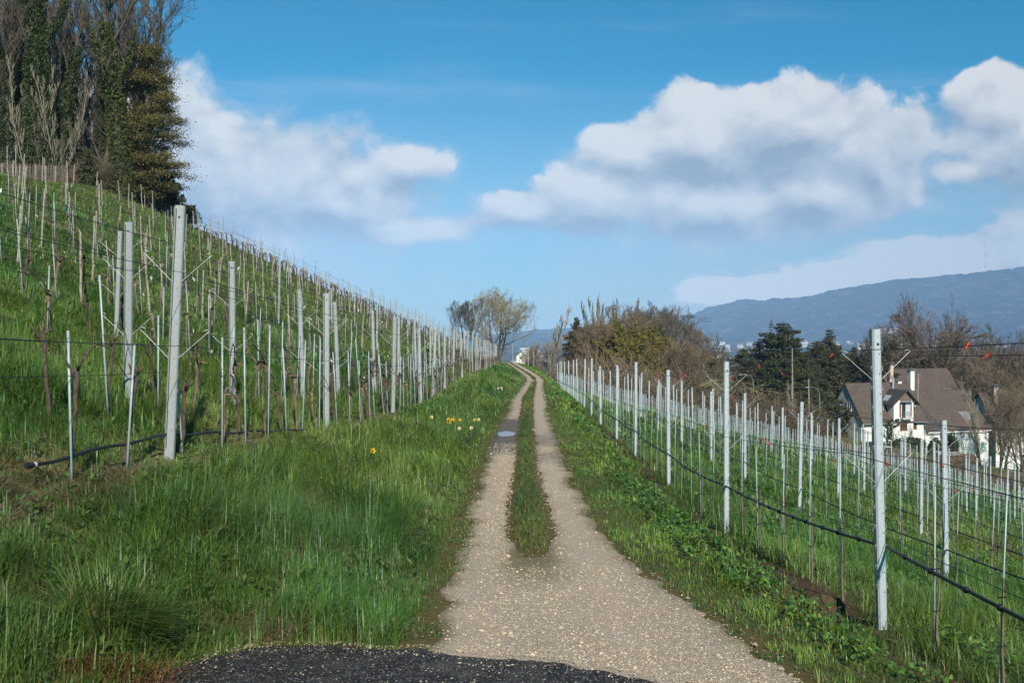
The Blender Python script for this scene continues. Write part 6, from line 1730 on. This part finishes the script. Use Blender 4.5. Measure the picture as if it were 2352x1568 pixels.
WTOWN = [simple('town_white', (.72, .71, .68), .9, 0, .06, .05), simple('town_cream', (.58, .52, .44), .9, 0, .06, .05), simple('town_grey', (.42, .43, .44), .9, 0, .08, .05), simple('town_pink', (.55, .42, .37), .9, 0, .06, .05)]
RTOWN = [simple('town_roof_brown', (.13, .085, .07), .9, 0, .2, .1), simple('town_roof_grey', (.20, .20, .21), .9, 0, .2, .1)]
def town_mesh(seed):
    r = random.Random(seed); mb = MB(); L, W, H = r.uniform(11, 26), r.uniform(9, 13), r.uniform(6, 12); flat = r.random() < .4; rf = r.uniform(3, 5)
    box(mb, -L/2, L/2, -W/2, W/2, -4, H)
    if flat: box(mb, -L/2 + .6, L/2 - .6, -W/2 + .6, W/2 - .6, H + .01, H + 1.2, 1)
    else:
        slab(mb, (-L/2 - .6, -W/2 - .6, H - .3), (L/2 + .6, -W/2 - .6, H - .3), (L/2 + .6, 0, H + rf), (-L/2 - .6, 0, H + rf), .3, 1)
        slab(mb, (L/2 + .6, W/2 + .6, H - .3), (-L/2 - .6, W/2 + .6, H - .3), (-L/2 - .6, 0, H + rf), (L/2 + .6, 0, H + rf), .3, 1)
        mb.add([(-L/2, -W/2, H), (-L/2, W/2, H), (-L/2, 0, H + rf - .2), (L/2, -W/2, H), (L/2, W/2, H), (L/2, 0, H + rf - .2)], t=[(1, 0, 2), (3, 4, 5)])
        box(mb, L * .2, L * .2 + 1, -.5, .5, H + rf - 1, H + rf + 1.2)
    z = 1.2
    while z + 1.5 < H:
        u = -L/2 + 1.4
        while u + 1.3 < L/2: 
            mb.add([(u, -W/2 - .03, z), (u + 1.2, -W/2 - .03, z), (u + 1.2, -W/2 - .03, z + 1.4), (u, -W/2 - .03, z + 1.4)], [(0, 1, 2, 3)], mat=2); u += 2.7
        z += 2.9
    return mb.mesh('town_house', [WTOWN[seed % 4 if seed % 7 else 0], RTOWN[seed % 2], M['glass']])
TM = [town_mesh(i) for i in range(12)]
rt = random.Random(31); town = []
for i in range(96):
    u = rt.random()
    X = rt.uniform(1560, 2352) if u < .62 else rt.uniform(1960, 2240) if u < .86 else rt.uniform(1180, 1262)
    d = rt.uniform(2100, 4100) if u < .86 else rt.uniform(900, 2400)
    town.append((X, d))
town.sort()
nlab = {}
for i, (X, d) in enumerate(town):
    x = (X - 1176) / F * d; o = bpy.data.objects.new('town_house', TM[rt.randrange(12)]); link(o); o.location = (x, d, -80.5); o.rotation_euler = (0, 0, rt.uniform(-.6, .6)); s = rt.uniform(.9, 1.35); o.scale = (s, s, s)
    tag(o, f'small pale town house far below in the hazy valley, {ordinal(i + 1)} from the left', 'house', 'houses of the far valley town')
def block(X, Y, d, w, h, n, label, cat='building'):
    """bigger blocks that stand out: a row of joined units with window bands"""
    x = (X - 1176) / F * d; z = (745 - Y) / F * d
    t = empty('apartment_block', (x, d, z)); tag(t, label, cat, 'big blocks in the valley')
    r = random.Random(int(X)); u = -w * n / 2
    mb, wb = MB(), MB()
    for i in range(n):
        hh = h * r.uniform(.75, 1.1); a = u + i * w; box(mb, a, a + w * .94, r.uniform(-3, 3), 14, -14, hh)
        z0 = 1.5
        while z0 < hh - 2: box(wb, a + w * .1, a + w * .84, -3.3, -3.1, z0, z0 + 1.3); z0 += 3.2
    mb.build('wall', WTOWN[0], t); wb.build('windows', M['glass'], t)
block(1822, 786, 4200, 15, 23, 2, 'hazy twin tower blocks left of the conifer group')
block(1841, 794, 3600, 13, 12, 3, 'low pale block right below the twin towers')
block(2040, 761, 5050, 17, 15, 6, 'bright white terraced block on the lower mountain slope')
block(2012, 762, 5040, 14, 8, 4, 'small white block left of the terraced block on the slope')
block(2115, 749, 5300, 16, 6, 2, 'single white building on the meadow of the mountain slope')
block(1998, 799, 3000, 18, 14, 4, 'long white block beside the lone narrow conifer')
block(2085, 797, 3200, 20, 14, 4, 'long pale block behind the near right post')
block(2160, 799, 3100, 16, 12, 3, 'pale block left of the beech crown')
block(1952, 842, 1900, 8, 8, 2, 'white and striped block between the conifers')
block(1206, 806, 1500, 4.5, 5, 3, 'pale block seen over the bend of the track')
# white house just beyond the bend
def bend_house():
    d = 330; x = (1197 - 1176) / F * d; z = (745 - 826) / F * d
    t = empty('gable_house', (x, d, z)); t.scale = (.6, .6, .6); tag(t, 'small white gabled house seen over the bend of the track', 'house')
    mb = MB(); mb.add([(-2.6, 0, -5), (2.6, 0, -5), (2.6, 0, 2.2), (0, 0, 4.3), (-2.6, 0, 2.2), (-2.6, 8, -5), (2.6, 8, -5), (2.6, 8, 2.2), (0, 8, 4.3), (-2.6, 8, 2.2)], [(0, 1, 2, 4), (1, 6, 7, 2), (5, 0, 4, 9)], [(4, 2, 3)]); mb.build('wall', M['wall'], t)
    mb = MB(); slab(mb, (-3.0, 8, 1.9), (-3.0, -.5, 1.9), (0, -.5, 4.35), (0, 8, 4.35), .2); slab(mb, (3.0, -.5, 1.9), (3.0, 8, 1.9), (0, 8, 4.35), (0, -.5, 4.35), .2); mb.build('roof', M['tile'], t)
    window(t, 'y', (-.6, -.002, .2), 1.2, 1.6, 'frame', 2, 2)
bend_house()

def far_trees():
    r = np.random.RandomState(4); mb = MB(); Cc, S, col = [], [], []
    n = 5200; X = r.uniform(1150, 2400, n); d = 500 + 3700 * r.rand(n) ** 1.1; x = (X - 1176) / F * d
    keep = fbm(x / 160, d / 160, 8, 3) > .44; X, d, x = X[keep], d[keep], x[keep]; n = len(x)
    z = np.where((d < 1000) & (np.abs(x) < 395), ground(np.clip(x, -395, 395), np.clip(d, 0, 995)), -80.0)
    z = np.maximum(z, -80)
    for j in range(7):
        h = r.uniform(1.5, 10, n); Cc.append(np.stack([x + r.randn(n) * 2.6, d + r.randn(n) * 2.6, z + h], -1)); S.append(1.4 + 2.0 * r.rand(n) * (1.1 - h / 14))
    c = np.concatenate(Cc); V, q, cl = cards(c, np.concatenate(S), [(.04, .04, .02), (.07, .055, .035), (.035, .05, .02), (.09, .07, .045)], r, asp=.8)
    mb.add(V, q, col=cl); tag(mb.build('valley_woods', M['leaf']), kind='stuff')
far_trees()

def haze():
    m = bpy.data.materials.new('haze_air'); m.use_nodes = True; nt = m.node_tree; nt.nodes.remove(nt.nodes['Principled BSDF'])
    v = nt.nodes.new('ShaderNodeVolumePrincipled'); v.inputs['Density'].default_value = HAZE_D; v.inputs['Color'].default_value = (*HAZE_C, 1); v.inputs['Anisotropy'].default_value = -.4
    nt.links.new(v.outputs[0], nt.nodes['Material Output'].inputs['Volume'])
    mb = MB(); box(mb, -6100, 6100, -400, 7300, -95, 640)
    tag(mb.build('haze', m), kind='stuff')
HAZE_D, HAZE_C = 1.35e-4, (.35, .57, .90)
haze()
# ------------------------------------------------------------------ light, sky, camera
SAZ, SEL = R(13), R(34)
sdir = Vector((math.sin(SAZ) * math.cos(SEL), -math.cos(SAZ) * math.cos(SEL), math.sin(SEL)))
sl = bpy.data.lights.new('sun', 'SUN'); sl.energy = 5.0; sl.angle = R(.53); sl.color = (1, .93, .82)
so = bpy.data.objects.new('sun', sl); link(so); so.rotation_euler = (-sdir).to_track_quat('-Z', 'Y').to_euler(); so.location = (40, -200, 200)

def make_world():
    w = bpy.data.worlds.new('World'); bpy.context.scene.world = w; w.use_nodes = True
    nt = NT(w.node_tree); bg = w.node_tree.nodes['Background']; bg.inputs['Strength'].default_value = .1
    sky = nt.new('ShaderNodeTexSky'); sky.sky_type = 'NISHITA'; sky.sun_disc = False
    sky.sun_elevation = SEL; sky.sun_rotation = PI - SAZ; sky.altitude = 500; sky.air_density = 1.0; sky.dust_density = .6; sky.ozone_density = 2.0
    hs = nt.new('ShaderNodeHueSaturation'); hs.inputs['Saturation'].default_value = SKY_SAT; hs.inputs['Hue'].default_value = SKY_HUE; hs.inputs['Value'].default_value = SKY_VAL
    nt.link(nt.mix(1, sky.outputs[0], SKY_TINT, 'MULTIPLY'), hs.inputs['Color'])
    tc = nt.new('ShaderNodeTexCoord'); sx = nt.new('ShaderNodeSeparateXYZ'); nt.link(tc.outputs['Generated'], sx.inputs[0])
    x, y, z = sx.outputs
    yy = nt.m('MAXIMUM', y, .08)
    u = nt.m('DIVIDE', x, yy); v = nt.m('DIVIDE', z, yy)
    front = nt.ss(y, .12, .35)
    def field(u, v):
        cb = nt.new('ShaderNodeCombineXYZ'); nt.put(cb.inputs[0], u); nt.put(cb.inputs[1], nt.m('MULTIPLY', v, 1.25)); cb.inputs[2].default_value = 3.7
        wn = nt.new('ShaderNodeTexNoise'); wn.inputs['Scale'].default_value = 9; wn.inputs['Detail'].default_value = 3; nt.link(cb.outputs[0], wn.inputs['Vector'])
        off = nt.new('ShaderNodeVectorMath', operation='MULTIPLY_ADD'); nt.link(wn.outputs[1], off.inputs[0]); off.inputs[1].default_value = (.05, .05, .05); nt.link(cb.outputs[0], off.inputs[2])
        w = off.outputs[0]
        n2 = nt.noise(w, 11, 10, .66)
        n3 = nt.vor(w, 20, 'Distance', 'SMOOTH_F1'); n4 = nt.vor(w, 47, 'Distance', 'SMOOTH_F1')
        best = None
        for (X, Y, rx, ry, amp) in BLOBS:
            a = nt.m('MULTIPLY', nt.m('SUBTRACT', u, (X - 1176) / F), F / rx)
            b = nt.m('MULTIPLY', nt.m('SUBTRACT', v, (745 - Y) / F), F / ry)
            q = nt.m('ADD', nt.m('MULTIPLY', a, a), nt.m('MULTIPLY', b, b))
            f = nt.m('MULTIPLY_ADD', nt.m('SQRT', q), -1.25 , amp)
            best = f if best is None else nt.m('SMOOTH_MAX', best, f, .35)
        t = nt.m('MULTIPLY_ADD', nt.m('SUBTRACT', n2, .5), 1.9, nt.m('ADD', best, .60))
        t = nt.m('MULTIPLY_ADD', nt.m('SUBTRACT', .40, n3), .65, t)
        t = nt.m('MULTIPLY_ADD', nt.m('SUBTRACT', .40, n4), .45, t)
        return t, n2
    f0, nn = field(u, v)
    f1, _ = field(nt.m('ADD', u, .010), nt.m('ADD', v, .022))
    # crisp cauliflower tops, bases that dissolve into the haze
    hard = nt.ss(f0, -.06, .28); soft = nt.ss(f0, -.40, .42)
    up = nt.ss(nt.m('SUBTRACT', f0, f1), -.12, .22)
    crisp = nt.m('MULTIPLY', up, nt.ss(u, -.22, .06))
    dens = nt.m('ADD', nt.m('MULTIPLY', hard, crisp), nt.m('MULTIPLY', soft, nt.m('SUBTRACT', 1, crisp)))
    dens = nt.m('MULTIPLY', nt.m('MULTIPLY', dens, front), nt.ss(v, -.02, .03))
    lit = nt.m('MULTIPLY_ADD', nt.m('SUBTRACT', f0, f1), .75, .46)
    cb = nt.new('ShaderNodeCombineXYZ'); nt.put(cb.inputs[0], u); nt.put(cb.inputs[1], v); cb.inputs[2].default_value = 9
    lit = nt.m('MULTIPLY_ADD', nt.m('SUBTRACT', nt.noise(cb.outputs[0], 8, 5, .55), .5), 1.3, lit)
    lit = nt.m('MULTIPLY_ADD', nt.ss(u, -.25, .25), .16, nt.m('ADD', lit, -.06), clamp=True)
    lit = nt.m('MULTIPLY_ADD', nt.ss(v, .10, .06), .5, lit, clamp=True)
    cc = nt.ramp(lit, [(.0, (2.7, 3.2, 4.0)), (.38, (4.4, 4.8, 5.4)), (.72, (6.0, 6.1, 6.2)), (1, (7.2, 7.15, 7.0))])
    n = nt.noise(cb.outputs[0], 3.2, 5, .55)
    veil = nt.m('MULTIPLY', nt.ss(v, .27, .0), nt.m('MULTIPLY_ADD', nt.ss(n, .2, .75), .45, .55))
    veil = nt.m('MULTIPLY', nt.m('MULTIPLY', veil, front), VEIL)
    cw = nt.new('ShaderNodeCombineXYZ'); nt.put(cw.inputs[0], nt.m('MULTIPLY', nt.m('MULTIPLY_ADD', v, .9, u), 1.3)); nt.put(cw.inputs[1], nt.m('MULTIPLY', v, 9)); cw.inputs[2].default_value = 1.3
    wisp = nt.m('MULTIPLY', nt.ss(nt.noise(cw.outputs[0], 2.1, 6, .55), .50, .80), .30)
    wisp = nt.m('MULTIPLY', nt.m('MULTIPLY', wisp, front), nt.ss(v, .40, .28))
    c = nt.mix(wisp, hs.outputs[0], (4.2, 5.3, 6.6))
    c = nt.mix(veil, c, VEILC)
    c = nt.mix(nt.m('MULTIPLY', dens, .95), c, cc)
    nt.link(c, bg.inputs['Color'])
SKY_SAT, SKY_HUE, SKY_VAL, SKY_TINT = 1.9, .499, .84, (.16, .80, 1.0, 1)
VEIL, VEILC = .92, (4.7, 5.1, 5.7)
BLOBS = [(470,395,190,135,1),(620,430,200,125,1),(780,465,170,95,.9),(945,375,105,48,.62),(900,525,190,36,.6),(330,360,200,160,1),
         (1210,478,110,46,.8),(1370,450,150,74,1),(1455,345,115,66,.95),(1620,325,175,98,1.05),(1790,305,190,98,1.05),(1960,350,150,130,1.05),(1640,475,260,85,.85),(1900,445,180,66,.95),
         (2310,255,105,78,1.05),(2400,315,180,110,1.1),(2230,392,130,30,.62),
         (2400,585,150,70,1.3),(2190,612,180,50,1.3),(2010,640,190,36,1.2),(1800,664,200,30,1.1),(2200,640,300,36,1.2),(1700,680,120,24,.9)]
make_world()

cam = bpy.data.cameras.new('camera'); cam.lens = 35; cam.sensor_width = 36; cam.clip_start = .1; cam.clip_end = 60000
co = bpy.data.objects.new('camera', cam); link(co); co.location = (0, 0, 0); co.rotation_euler = (R(90 - .977), 0, 0)
sc = bpy.context.scene
sc.camera = co
sc.view_settings.view_transform = 'Standard'; sc.view_settings.look = 'None'; sc.view_settings.gamma = 1; sc.view_settings.exposure = 0.30
cy = sc.cycles
cy.max_bounces = 5; cy.diffuse_bounces = 2; cy.glossy_bounces = 2; cy.transmission_bounces = 3; cy.transparent_max_bounces = 6; cy.volume_bounces = 0
cy.use_denoising = True; cy.caustics_reflective = False; cy.caustics_refractive = False
cy.sample_clamp_indirect = 4
try: cy.denoiser = 'OPENIMAGEDENOISE'; cy.denoising_input_passes = 'RGB_ALBEDO_NORMAL'; cy.denoising_prefilter = 'ACCURATE'
except Exception: pass
